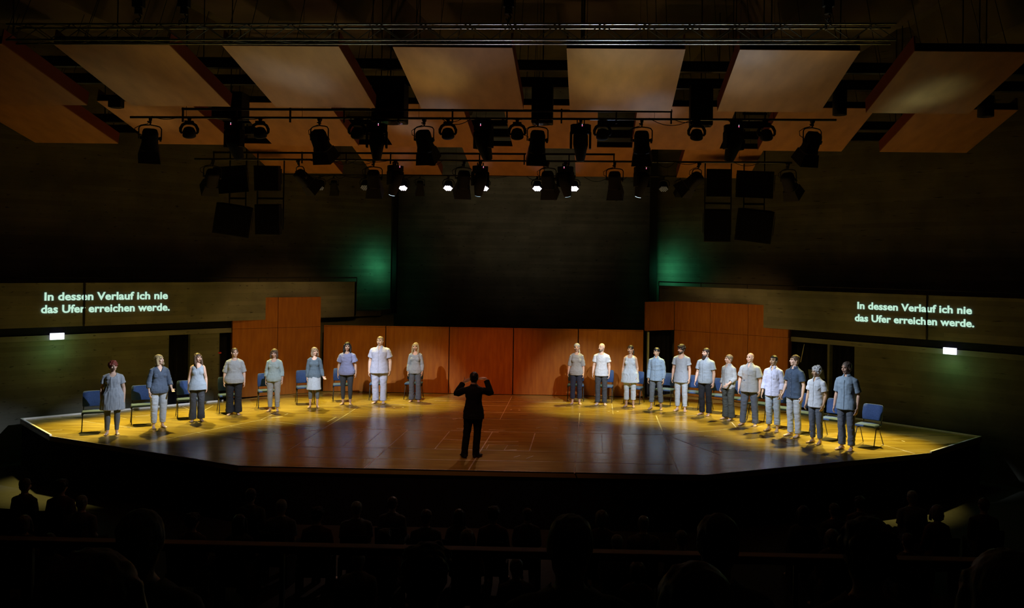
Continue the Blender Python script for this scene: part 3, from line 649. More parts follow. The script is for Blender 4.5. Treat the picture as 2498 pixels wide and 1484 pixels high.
# hang('fresnel', b1, 17.0, 330, 'black lamp tilted sideways beside the leftmost fresnel of the front bar', 1.2, GB1, -.2)
WORD = ['leftmost', 'second', 'third', 'fourth', 'fifth', 'sixth', 'seventh', 'rightmost']
for k, px in enumerate((462, 635, 872, 1093, 1262, 1470, 1700, 1870)):
    hang('wash', b1, 17.0, px, 'round black moving wash lamp, %s of the eight on the front bar' % WORD[k], [.3, .1, .2, 0, 0, -.1, 0, -.2][k], GB1, -.02)
for k, (px, rz) in enumerate(((572, -.4), (920, .2), (1180, -.6), (1417, 0), (1790, .5))):
    hang('profile', b1, 17.0, px, 'black moving head spotlight with red status light, %s of the five on the front bar' % ['leftmost', 'second', 'middle', 'fourth', 'rightmost'][k], rz, GB1, -.02)
GB2 = 'lamps on the second lighting bar'
for px, lb, rz, tx in ((520, 'at the left end', .6, .2), (727, 'tilted, right of the left loudspeakers', -.8, .3), (912, 'left of the dark back wall', .1, 0), (1132, 'left of centre', .3, 0), (1337, 'right of centre', -.2, 0), (1500, 'near the right edge of the back wall', -.1, 0), (1706, 'tilted, left of the right loudspeakers', .9, .3), (1922, 'at the right end', -.7, .1)):
    hang('fresnel', b2, 20.8, px, 'black fresnel lamp on the second bar, '+lb, rz, GB2, -.04, tx)
for k, (px, rz, ln) in enumerate(((1566, .7, 'lens_bright'), (1172, .5, 'lens_cyan'), (1380, -.5, 'lens_cyan'), (965, .9, 'lens_bright'))):
    hang('profile', b2, 20.8, px, 'second-bar spotlight with a lit bluish lens, '+['rightmost and brightest of four', 'second of four', 'third of four', 'leftmost of four'][k], rz, GB2, -.04, key='prof_'+ln+str(k), lens=ln, tilt=.35)
for px, w in ((815, 'left of the dark wall edge'), (1025, 'between two lit LED lamps'), (1660, 'right of the recess edge')):
    hang('fresnel', b3, 23.9, px, 'black fresnel lamp on the rear bar, '+w, .2, 'lamps on the rear lighting bar', -.02).scale = (.62,)*3
for px, lit, w in ((781, 0, 'unlit, leftmost of the eight'), (892, 0, 'unlit, second from the left'), (984, 1, 'lit, leftmost of the five glowing ones'), (1094, 1, 'lit, second of the five glowing ones'), (1182, 1, 'lit, third of the five glowing ones'), (1311, 1, 'lit, fourth of the five glowing ones'), (1401, 1, 'lit, rightmost of the five glowing ones'), (1619, 0, 'unlit, rightmost of the eight')):
    hang('par', b3, 23.9, px, 'round black LED lamp on the rear bar, '+w, 0, 'LED lamps on the rear bar', -.02, key='par%d' % lit, lit=lit)
# cylindrical house lights and dark equipment boxes hung between the reflector rows
def downlight(px0, px1, y0, y1, Y, label, box=False):
    a = at(px0, y1, Y=Y); b = at(px1, y0, Y=Y); w = (b.x-a.x); h = b.z-a.z
    t = thing('house_light', label, 'ceiling lamp', ((a.x+b.x)/2, Y, a.z), 0, 'dark lamp housings between the reflectors')
    if box: G().box((0, 0, h/2), (w, w*.7, h)).build('housing', M['black'], t, bevel=.02)
    else: G().cyl((0, 0, 0), (0, 0, h), w/2, n=20).build('housing', M['black'], t, smooth='auto')
    G().cyl((0, 0, -.004), (0, 0, .01), w*.4, n=18).build('glass', M['lens'], t)
    G().cyl((0, 0, h), (0, 0, 10.4-a.z), .012, n=6).build('hanging_rod', M['blackmetal'], t)
for k, q in enumerate(((2031, 2066, 218, 281), (2385, 2424, 236, 285), (1297, 1350, 206, 303), (1682, 1738, 208, 308), (912, 992, 206, 300), (526, 600, 228, 290), (268, 299, 240, 263))):
    lb = ['cylindrical dark house light right of the fifth front reflector', 'cylindrical dark house light at the far right', 'tall dark housing in the gap right of the central reflector', 'tall dark housing in the gap between the two bright right reflectors', 'broad dark equipment box in the gap left of the central reflector', 'broad dark equipment box in the gap left of the second bright reflector', 'small dark box at the rear corner of the second reflector'][k]
    downlight(*q, 17.28+.0*k, lb, k in (2, 3, 4, 5, 6))

# ------------------------------------------------------------------ loudspeakers
def speaker(px0, px1, y0, y1, roll, rz, label, Y=22.1):
    a = at(px0, y1, Y=Y); b = at(px1, y0, Y=Y); c = (a+b)/2; w = b.x-a.x; h = b.z-a.z
    t = thing('loudspeaker', label, 'loudspeaker', c, 0, 'flown loudspeakers'); t.rotation_euler = (.1, roll, rz)
    G().prism([(-w/2, -.18), (w/2, -.18), (w*.38, .22), (-w*.38, .22)], -h/2, h/2).build('cabinet', M['black'], t, bevel=.01)
    G().box((0, -.188, 0), (w*.92, .012, h*.92)).build('grille', M['curtain'], t)
    g = G()
    for s in (-1, 1): g.box((s*(w/2+.012), 0, .05), (.012, .06, h*.6)); 
    g.build('bracket', M['blackmetal'], t)
SP = [(527, 603, 406, 470, -.12, .3, 'upper outer'), (625, 686, 405, 465, 0, 0, 'upper inner'), (527, 612, 500, 574, .14, .3, 'lower outer'), (627, 688, 499, 572, 0, 0, 'lower inner')]
for a in SP: speaker(*a[:6], 'black flown loudspeaker of the left cluster, %s one of the four' % a[6])
SP = [(1720, 1783, 413, 479, 0, 0, 'upper inner'), (1797, 1888, 418, 482, .05, -.25, 'upper outer'), (1715, 1781, 511, 589, 0, 0, 'lower inner'), (1797, 1886, 512, 590, .12, -.25, 'lower outer')]
for a in SP: speaker(*a[:6], 'black flown loudspeaker of the right cluster, %s one of the four' % a[6])
for px0, px1, pym, lab in ((560, 600, 484, 'left outer'), (628, 692, 484, 'left inner'), (1719, 1783, 496, 'right inner'), (1814, 1864, 498, 'right outer')):
    a = at(px0, pym, Y=22.5); b = at(px1, pym, Y=22.5); t = thing('speaker_frame', 'black hanging frame behind the %s pair of loudspeakers' % lab, 'frame', ((a.x+b.x)/2, 22.5, a.z), 0, 'frames of the flown loudspeakers')
    w = b.x-a.x
    for s in (-1, 1): G().box((s*w/2, 0, .9), (.03, .03, 3.4)).build('upright', M['blackmetal'], t)
    G().box((0, 0, 0), (w, .03, .05)).build('crossbar', M['blackmetal'], t); G().box((0, 0, 2.3), (w+.1, .05, .05)).build('top_bar', M['blackmetal'], t)
    g = G(); g.cyl((0, 0, 2.3), (0, 0, 10.4-a.z), .012, n=5); g.build('chain', M['blackmetal'], t)
for px, lab in ((1818, 'pale vertical cables between'), (1790, 'second pale')):
    pass

# small things on and beside the stage
p = at(2012, 1050, Z=0)
t = thing('music_stand', 'thin dark music stand behind the grey-haired man in the pale shirt', 'music stand', at(2022, 1040, Z=0)+V((-.1, .9, 0)))
g = G(); g.cyl((0, 0, .02), (0, 0, 1.08), .012, n=6)
for k in range(3): a = k*2.09; g.cyl((0, 0, .22), (.22*math.cos(a), .22*math.sin(a), .01), .009, n=5)
g.build('tripod_stand', M['blackmetal'], t)
G().box((0, -.03, 1.18), (.40, .012, .26), Matrix.Rotation(-.5, 3, 'X')).build('desk', M['blackmetal'], t)
G().box((-.1, -.14, 1.20), (.13, .02, .05), Matrix.Rotation(-.5, 3, 'X')).build('clip_light', M['chrome'], t)
p = at(536, 861, S=S_LOW-.6)
t = thing('warning_light', 'small dim red light in the dark gap left of the left veneered box', 'lamp', (p.x, p.y, 0))
g = G(); g.cyl((0, 0, .0), (0, 0, p.z-.04), .012, n=6); g.box((0, 0, .02), (.2, .2, .04)); g.build('pole', M['blackmetal'], t)
G().sph((0, 0, p.z), (.05, .04, .025), 10, 6).build('red_lens', mat('dim_red_lens', (.4, .02, .02), .4, emit=(1, .05, .03), es=.04), t)
p = at(1958, 862, S=-(S_LOW-.3)); 
t = thing('rope', 'thin slanting rope in the dark gap right of the right veneered box', 'rope', p)
G().cyl(at(1962, 840, S=-(S_LOW-.3))-p, at(1953, 884, S=-(S_LOW-.3))-p, .008, n=5).build('cord', mat('pale_rope', (.6, .55, .45), .8), t)

# ------------------------------------------------------------------ chairs
def make_chair():
    t = thing('stacking_chair', 'x', 'chair')
    g = G(); R = []
    for y, w, z0, z1 in ((-.235, .20, .425, .445), (-.22, .228, .415, .462), (-.05, .235, .41, .468), (.15, .232, .41, .462), (.20, .22, .415, .455)):
        R.append([V((-w, y, z0)), V((w, y, z0)), V((w+.006, y, (z0+z1)/2)), V((w-.012, y, z1)), V((0, y, z1+.004)), V((-w+.012, y, z1)), V((-w-.006, y, (z0+z1)/2))])
    g.rings(R); g.build('seat', M['seatblue'], t, bevel=.008, smooth='auto')
    g = G(); R = []
    for z, w, y in ((.525, .215, .195), (.54, .228, .197), (.68, .232, .215), (.83, .225, .255), (.86, .212, .265), (.868, .195, .268)):
        th = .022 if .53 < z < .85 else .012; c = .014
        R.append([V((-w, y-c-th, z)), V((-w*.5, y-th+.004, z)), V((0, y-th+.01, z)), V((w*.5, y-th+.004, z)), V((w, y-c-th, z)), V((w, y-c+th, z)), V((w*.5, y+th+.004, z)), V((0, y+th+.01, z)), V((-w*.5, y+th+.004, z)), V((-w, y-c+th, z))][::-1])
    g.rings(R); g.build('backrest', M['seatblue'], t, smooth='auto')
    for s in (-1, 1):
        G().tube([(s*.215, -.04, .43), (s*.222, -.10, .36), (s*.235, -.235, 0)], .011, 7).build('leg', M['blackmetal'], t, smooth=True)
        G().tube([(s*.215, -.02, .43), (s*.222, .06, .36), (s*.235, .25, 0)], .011, 7).build('leg', M['blackmetal'], t, smooth=True)
        G().tube([(s*.205, -.16, .405), (s*.205, .16, .405), (s*.205, .20, .43), (s*.205, .205, .56)], .011, 7).build('back_post', M['blackmetal'], t, smooth=True)
        G().box((s*.232, .0, .385), (.028, .07, .06)).build('linking_bracket', M['black'], t)
    g = G(); g.cyl((-.215, -.03, .41), (.215, -.03, .41), .011, n=6); g.cyl((-.205, .15, .405), (.205, .15, .405), .011, n=6); g.build('crossbar', M['blackmetal'], t)
    return t
ch0 = make_chair()
D = math.radians
CH = [(228, 1052, 30, 'leftmost blue chair, behind the red-haired woman in the grey tunic'), (346, 1034, 30, 'blue chair behind the blond woman in the dark V-neck'), (456, 1018, 30, 'blue chair behind the woman in the pale sleeveless top, before the black curtain'),
      (556, 1006, 30, 'blue chair behind the woman in black trousers and grey loose top'), (651, 994, 26, 'blue chair behind the woman with a dark bob and pale trousers'), (744, 984, 24, 'blue chair behind the woman in a pale knee-length skirt'),
      (833, 977, 18, 'blue chair behind the long-haired woman in the mauve top'), (922, 974, 10, 'blue chair mostly hidden behind the tall man in the pale open shirt'), (1009, 973, 0, 'blue chair behind the woman with blond hair and flared trousers'),
      (1404, 977, 0, 'blue chair behind the grey-haired singer in dark blue trousers'), (1475, 980, -8, 'blue chair behind the bald bearded man in a white tee'), (1546, 984, -20, 'blue chair behind the woman in the pale sleeveless dress'),
      (1622, 989, -25, 'blue chair behind the black-haired man in a blue shirt, in front of the gap'), (1690, 996, -28, 'blue chair between the man in pale sweatpants and the man with the long dark beard'), (1751, 1005, -30, 'blue chair between the long-bearded man and the man in shadow'),
      (1800, 1014, -33, 'blue chair between the man in shadow and the broad bald man'), (1852, 1027, -36, 'blue chair behind the broad bald man in the pale shirt'), (1910, 1040, -38, 'blue chair behind the man with rolled lavender sleeves'),
      (1962, 1053, -40, 'blue chair behind the tall man in the navy shirt'), (2030, 1069, -40, 'blue chair behind the grey curly-haired man'), (2118, 1086, -42, 'rightmost blue chair, fully visible at the end of the row')]
for k, (x, y, a, lb) in enumerate(CH):
    p = at(x, y, Z=0); o = ch0 if k == 0 else dup(ch0, p)
    o.location = p+V((0, 0, .012)); o.rotation_euler = (0, 0, D(a)); o['label'] = lb; o['group'] = 'blue chairs behind the choir'
# ------------------------------------------------------------------ people
SKIN = [(.62, .40, .30), (.55, .35, .25), (.50, .33, .21), (.66, .46, .36)]
def skin(k): return mat('skin_tone_%s' % ['rosy', 'warm', 'tan', 'fair'][k], SKIN[k], .5, .4, noise=.12, ns=14)
M['eye'] = mat('eye_dark', (.03, .02, .02), .2, .6); M['eyewhite'] = mat('eye_white', (.55, .52, .50), .3, .5)
M['lip'] = mat('lips', (.32, .09, .08), .5); M['mouth'] = mat('open_mouth', (.06, .015, .012), .6)
def cloth(name, c, n=.12): return mat('cloth_'+name, c, .85, .15, noise=n, ns=22)
def hairm(name, c): return mat('hair_'+name, c, .5, .35, noise=.45, ns=18, scale=(3, 3, .6))

def remesh(g, vox, smooth=2, name='m', wr=None, cut=None, keep_normals=True):
    me = g.mesh(name); o = bpy.data.objects.new('tmp', me); COL.objects.link(o)
    md = o.modifiers.new('r', 'REMESH'); md.mode = 'VOXEL'; md.voxel_size = vox; md.adaptivity = 0; md.use_smooth_shade = True
    if smooth: sm = o.modifiers.new('s', 'SMOOTH'); sm.factor = .5; sm.iterations = smooth
    dg = bpy.context.evaluated_depsgraph_get(); out = bpy.data.meshes.new_from_object(o.evaluated_get(dg))
    bpy.data.objects.remove(o); bpy.data.meshes.remove(me); out.name = name
    n = len(out.vertices); co = np.empty(n*3); no = np.empty(n*3)
    if wr:
        out.vertices.foreach_get('co', co); out.vertices.foreach_get('normal', no); P = co.reshape(-1, 3); N_ = no.reshape(-1, 3)
        P += N_*wr(P)[:, None]; out.vertices.foreach_set('co', P.ravel()); out.update()
    if cut:
        out.vertices.foreach_get('co', co); P = co.reshape(-1, 3); kill = cut(P)
        if kill.any():
            keep = ~kill; idx = -np.ones(n, int); idx[keep] = np.arange(keep.sum())
            m = len(out.polygons); ls = np.empty(m*4, int)
            lt = np.empty(m, int); out.polygons.foreach_get('loop_total', lt)
            if (lt == 4).all():
                out.loops.foreach_get('vertex_index', ls); F = ls.reshape(-1, 4); ok = keep[F].all(1)
                new = bpy.data.meshes.new(name); new.from_pydata(P[keep].tolist(), [], idx[F[ok]].tolist()); new.update(); bpy.data.meshes.remove(out); out = new
    out.polygons.foreach_set('use_smooth', [True]*len(out.polygons))
    return out
_TAB = np.random.RandomState(5).rand(4096)
def vnoise(P, seed):
    I = np.floor(P).astype(np.int64); F = P-I; F = F*F*(3-2*F); out = 0
    for dx in (0, 1):
        wx = F[:, 0] if dx else 1-F[:, 0]
        for dy in (0, 1):
            wy = F[:, 1] if dy else 1-F[:, 1]
            for dz_ in (0, 1):
                wz = F[:, 2] if dz_ else 1-F[:, 2]
                h = ((I[:, 0]+dx)*73856093 ^ (I[:, 1]+dy)*19349663 ^ (I[:, 2]+dz_)*83492791 ^ seed*2654435) & 4095
                out = out+wx*wy*wz*_TAB[h]
    return out
def waves(seed, comps, ridge=False):
    """layers of stretched noise; comps = (amplitude, fx, fy, fz); ridge makes creases"""
    def f(P):
        s = np.zeros(len(P)); Q = P+(vnoise(P*7, seed+77)[:, None]-.5)*.06
        for i, (a, fx, fy, fz) in enumerate(comps):
            v = vnoise(Q*np.array([fx, fy, fz])+i*13.7+seed, seed+i)
            s += a*((1-np.abs(2*v-1)*2.2) if ridge else (2*v-1))
        return s
    return f
def limb(g, pr, n=14):
    """pr = [(point, radius)...]; a smooth tapering limb with round ends"""
    g.tube([p for p, r in pr], [r for p, r in pr], n)
    for p, r in (pr[0], pr[-1]): g.sph(p, r*.98, n, 8)
def hand(g, w, d, n, s, curl=.5, k=1.0, spread=.08, thumb_up=None):
    d = V(d).normalized(); n = V(n); n = (n-d*n.dot(d)).normalized(); s = V(s); s = (s-d*s.dot(d)-n*s.dot(n)).normalized(); w = V(w)
    R = []
    for t, wd, th in ((-.01, .024, .020), (.015, .028, .018), (.045, .036, .016), (.078, .040, .0135), (.09, .037, .011)):
        c = w+d*t*k; R.append([c+s*math.cos(a)*wd*k+n*math.sin(a)*th*k for a in [2*PI*i/12 for i in range(12)]])
    g.rings(R)
    for i, (o, ln) in enumerate(((.030, .072), (.010, .080), (-.010, .074), (-.029, .058))):
        base = w+d*.080*k+s*o*k; dd = (d+s*o*spread*60*.04).normalized(); pts = [base]; c = curl*(1+.12*i); rr = [.0092*k]
        for j, fr in enumerate((.45, .3, .25)):
            a = c*(.5+.5*j)
            dd = (dd*math.cos(a*.7)+n*math.sin(a*.7)).normalized(); pts.append(pts[-1]+dd*ln*fr*k); rr.append((.0088, .0080, .0070)[j]*k)
        g.tube(pts, rr, 8); g.sph(pts[-1], .007*k, 8, 6); g.sph(pts[0], .009*k, 8, 6)
    b = w+d*.022*k+s*.022*k; td = V(thumb_up).normalized() if thumb_up else (s*.65+d*.7+n*.35).normalized()
    p1 = b+td*.034*k; p2 = p1+(td+d*.4).normalized()*.030*k if not thumb_up else p1+td*.032*k
    g.tube([b, p1, p2], [.013*k, .0105*k, .0085*k], 8); g.sph(p2, .0085*k, 8, 6); g.sph(p1, .0105*k, 8, 6)
def foot(g, ankle, yaw, k=1.0, shoe=False):
    c, s = math.cos(yaw), math.sin(yaw); F = V((s, -c, 0)); S_ = V((c, s, 0)); a = V((ankle[0], ankle[1], 0)); R = []
    sec = ((.065, .018, .03), (.055, .028, .055), (.02, .032, .075), (-.03, .033, .072), (-.075, .037, .052), (-.12, .044, .036), (-.155, .045, .027), (-.175, .036, .020))
    if shoe: sec = ((.075, .025, .04), (.065, .036, .075), (.02, .040, .09), (-.03, .040, .085), (-.08, .046, .065), (-.13, .052, .05), (-.18, .046, .045), (-.205, .028, .035))
    for y, w, h in sec:
        ct = a+F*(-y)*k; R.append([ct+S_*math.cos(t)*w*k+V((0, 0, (h/2+math.sin(t)*h/2)*k)) for t in [2*PI*i/12 for i in range(12)]])
    g.rings(R)
    if not shoe:
        inn = -1 if ankle[0] > 0 else 1
        for i, (o, fw, r) in enumerate(((.030, .185, .0125), (.012, .188, .0095), (-.004, .182, .009), (-.018, .172, .0085), (-.031, .160, .0085))):
            q = a+F*fw*k+S_*(o*inn)*k+V((0, 0, r*k)); g.tube([q-F*.03*k+V((0, 0, .004)), q], [r*1.05*k, r*k], 8); g.sph(q, r*k, 8, 6)
TOR = {'f': [(.84, .150, .105, 0), (.90, .178, .122, .005), (.96, .178, .122, .005), (1.03, .155, .108, 0), (1.10, .140, .098, 0), (1.18, .142, .100, 0), (1.27, .152, .108, 0), (1.34, .158, .108, .005), (1.39, .160, .098, .01), (1.425, .125, .082, .012), (1.455, .078, .066, .012), (1.48, .056, .058, .012)],
       'm': [(.84, .148, .108, 0), (.90, .168, .118, .003), (.96, .166, .116, .003), (1.03, .158, .110, 0), (1.10, .158, .110, 0), (1.18, .166, .114, 0), (1.27, .180, .120, 0), (1.34, .186, .118, .005), (1.395, .178, .104, .01), (1.435, .135, .088, .012), (1.465, .085, .070, .012), (1.49, .062, .064, .012)]}
def torso(g, sp, off=0, zlo=.80, zhi=2, flare=0, dz=0, hem=None):
    sx = sp['sex']; gi = sp['girth']; T = TOR[sx]; out = []
    for z, rx, ry, cy in T:
        if z < zlo-.001 or z > zhi: continue
        k = gi if z < 1.36 else 1+(gi-1)*max(0, (1.48-z)/.12)*.8
        f = flare*max(0, min(1, (1.22-z)/.4))
        w_ = 1-.18*max(0, min(1, (z-.98)/.2)); out.append((z+dz, rx*k*w_+off+f, ry*k*(1+(gi-1)*.5)+off+f, cy-(gi-1)*.03))
    if hem is not None and hem < T[0][0]:
        z0, rx, ry, cy = out[0]
        for q in np.linspace(hem, T[0][0]-.02, 4): out.insert(int((q-hem)/.001 > 1e9), (0, 0, 0, 0)) if False else None
        ext = []
        for q in (0., .33, .66):
            z = hem+(T[0][0]-hem)*q; ext.append((z+dz, out[1][1]+flare*.35*(1-q)+.004, out[1][2]+flare*.35*(1-q)+.004, cy))
        out = ext+out[1:]
    g.ell(out, 28, .88)
    if sx == 'f' and zhi > 1.3:
        for s in (-1, 1): g.sph((s*.066*gi, -.058*gi-off*.6, 1.258+dz), (.066+off*.7, .055+off*.4, .070+off*.7), 14, 10)
    b = sp.get('belly', 0)
    if b: g.sph((0, -.03*gi, 1.06+dz), (.15*gi+off, .10+b+off, .14), 18, 12)
def arm_pts(sp, s, dz=0):
    sh = .142 if sp['sex'] == 'f' else .160
    sh *= (1+(sp['girth']-1)*.55)
    A = sp['arms'][0 if s < 0 else 1]; ax = 1 if sp.get('wide') else .87; S0 = V((s*sh, .012, 1.385+dz)); E = V((A[0][0]*s*ax, A[0][1], A[0][2]+dz)); Wr = V((A[1][0]*s*ax, A[1][1], A[1][2]+dz))
    return S0, E, Wr
def arm(g, sp, s, off=0, upto=1.0, dz=0, loose=0):
    """upto: 0.5 = to the elbow, 1 = to the wrist"""
    S0, E, Wr = arm_pts(sp, s, dz); k = (1+(sp['girth']-1)*.8)*(1 if sp['sex'] == 'm' else .9)
    P = [(S0+V((-s*.035, 0, -.004)), .054*k), (S0+V((s*.006, 0, -.022)), .053*k)]
    prof = [(.10, .049), (.22, .045), (.34, .042), (.45, .038), (.5, .036), (.56, .039), (.68, .037), (.82, .031), (.93, .026), (1.0, .024)]
    def pt(t):
        return S0.lerp(E, t*2) if t <= .5 else E.lerp(Wr, (t-.5)*2)
    last = None
    for t, r in prof:
        if t <= upto+1e-6: P.append((pt(t), r*k)); last = (t, r)
    if upto < 1 and last[0] < upto-.02: P.append((pt(upto), last[1]*k))
    Q = [(p, r+off+loose*min(1, i/4)) for i, (p, r) in enumerate(P)]
    g.tube([p for p, r in Q], [r for p, r in Q], 16); g.sph(Q[0][0], Q[0][1]*.97, 14, 10)
    if upto == 1.0: g.sph(Q[-1][0], Q[-1][1], 12, 8)
    return Q[-1]
def leg_pts(sp, s):
    L = sp['legs'][0 if s < 0 else 1]
    if sp.get('seated'): return V((s*.095, .0, .50)), V((s*.12, -.42, .50)), V((s*.12, -.42, .09))
    A = V((L[0], L[1], .085)); H = V((s*.088*(1+(sp['girth']-1)*.8), .005, .90)); Kn = H.lerp(A, .5)+V((s*.004, -.022, 0))
    return H, Kn, A
def leg(g, sp, s, prof=None, off=0, zend=.0):
    H, Kn, A = leg_pts(sp, s); k = 1+(sp['girth']-1)*.9
    if sp['sex'] == 'f': k *= .98
    prof = prof or [(0, .088), (.12, .086), (.25, .077), (.38, .066), (.48, .056), (.55, .053), (.65, .056), (.75, .050), (.86, .039), (.95, .034), (1.0, .034)]
    P = []
    for t, r in prof:
        p = H.lerp(Kn, t*2) if t <= .5 else Kn.lerp(A, (t-.5)*2)
        if t > .6: p = p+V((0, .012*(1-abs(t-.72)/.28) if t < 1 else 0, 0))*(0 if sp.get('seated') else 1)
        if zend and p.z < zend and not sp.get('seated'):
            q = P[-1][0]; u = (q.z-zend)/max(1e-6, q.z-p.z); P.append((q.lerp(p, u), P[-1][1]*(1-u)+(r*k+off)*u)); break
        P.append((p, r*k+off))
    g.tube([p for p, r in P], [r for p, r in P], 18, flat=(1, 0, 0)); g.sph(P[0][0], P[0][1]*.98, 16, 10)
    if not zend: g.sph(P[-1][0], P[-1][1], 12, 8)
LEGS = {'wide': [(0, .095), (.15, .094), (.3, .084), (.5, .074), (.7, .076), (.9, .086), (1.0, .090), (1.12, .092)],
        'straight': [(0, .094), (.15, .090), (.3, .078), (.5, .065), (.7, .064), (.9, .062), (1.0, .062), (1.1, .062)],
        'slim': [(0, .096), (.15, .092), (.3, .080), (.5, .064), (.6, .062), (.7, .062), (.85, .053), (1.0, .050)],
        'sweat': [(0, .095), (.15, .090), (.3, .080), (.5, .067), (.7, .066), (.85, .060), (.93, .052), (1.0, .046)],
        'legging': [(0, .091), (.12, .089), (.25, .080), (.38, .069), (.48, .059), (.55, .056), (.65, .059), (.75, .053), (.86, .042), (1.0, .037)]}
def head_geo(g, sp):
    f = sp['sex'] == 'f'; j = sp.get('jaw', 1.0)*(.93 if f else 1.0)
    g.sph((0, .014, .030), (.076, .094, .086), 24, 16)
    g.sph((0, -.018, -.022), (.064*j, .070, .078), 20, 14)
    g.sph((0, -.046, -.078), (.036*j, .034, .030), 14, 10)
    for s in (-1, 1):
        g.sph((s*.036, -.062, -.024), (.026, .024, .026), 12, 8); g.sph((s*.030, -.078, .030), (.024, .010, .009), 10, 8)
        g.sph((s*.078, .012, -.004), (.010, .020, .031), 10, 8, Matrix.Rotation(s*.25, 3, 'Z'))
        g.sph((s*.012, -.099, -.026), (.009, .009, .008), 8, 6); g.sph((s*.045, .01, -.055), (.022, .04, .04), 10, 8)
    g.tube([(0, -.078, .026), (0, -.092, .008), (0, -.104, -.016), (0, -.106, -.024)], [.008, .009, .012, .011], 10); g.sph((0, -.106, -.022), (.012, .011, .010), 10, 8)
    g.sph((0, -.080, -.052), (.024, .014, .020), 12, 8)
def hair_geo(g, st, seed=0):
    r = random.Random(seed)
    if st == 'bald': return None
    short = dict(short=(.083, .098, .086, .020, .040), crop=(.080, .096, .083, .018, .040), shaggy=(.092, .106, .096, .018, .042), curly=(.092, .106, .094, .020, .040), long=(.086, .104, .090, .022, .038), bob=(.090, .104, .092, .022, .036), tied=(.081, .098, .087, .020, .038), grey=(.092, .110, .096, .026, .036))
    a = short.get(st, short['short']); g.sph((0, a[3], a[4]), a[:3], 26, 18)
    g.sph((0, .045, -.01), (a[0]*.92, .06, .075 if st not in ('crop',) else .06), 18, 12)
    if st in ('short', 'crop', 'shaggy'):
        for s in (-1, 1): g.sph((s*.074, .004, .018), (.012, .022, .036), 10, 8)
    if st == 'shaggy':
        for k in range(26):
            u = r.uniform(0, 6.28); z = r.uniform(.0, .11); q = math.sqrt(max(0, 1-((z-.04)/.1)**2)); y = .018+.1*q*math.sin(u)
            if y < -.05 and z < .06: continue
            g.sph((.09*q*math.cos(u), y, z), r.uniform(.014, .026), 8, 6)
        for k in range(7): x = -.055+.018*k; g.sph((x, -.076+abs(x)*.3, .078+r.uniform(-.012, .008)), (.014, .014, .024), 8, 6)
    if st in ('curly', 'grey'):
        for k in range(80):
            u = r.uniform(0, 6.28); z = r.uniform(-.06, .13); q = math.sqrt(max(0, 1-((z-.035)/.1)**2)); y = .022+.103*q*math.sin(u); x = .09*q*math.cos(u)
            if y < -.045 and z < .075: continue
            if y < -.01 and z < .02: continue
            g.sph((x, y, z), r.uniform(.014, .024), 8, 6)
    if st in ('long', 'longdark', 'bob'):
        L = {'bob': -.12, 'long': -.25, 'longdark': -.27}[st]
        g.ell([(L, .055, .030, .055), (L+.03, .085, .045, .05), (-.08, .094, .062, .045), (-.02, .092, .075, .035), (.04, .086, .09, .025)], 22)
        for s in (-1, 1):
            g.tube([(s*.074, -.02, .06), (s*.086, -.012, .0), (s*.090, -.018, -.06), (s*.088, -.03, max(L, -.12)), (s*.080, -.055 if L < -.2 else -.02, L)], [.02, .024, .027, .027, .014], 10)
            g.sph((s*.080, -.05 if L < -.2 else -.02, L+.01), (.018, .02, .03), 8, 6)
    if st == 'tied' or st == 'pony':
        g.sph((0, .115, .03), (.030, .028, .032), 12, 8)
        if st == 'pony': g.tube([(.02, .115, .02), (.05, .12, -.05), (.075, .07, -.13), (.08, .0, -.21)], [.022, .022, .017, .007], 10)
    if st == 'fringe':
        pass
    return g
PEOPLE = []
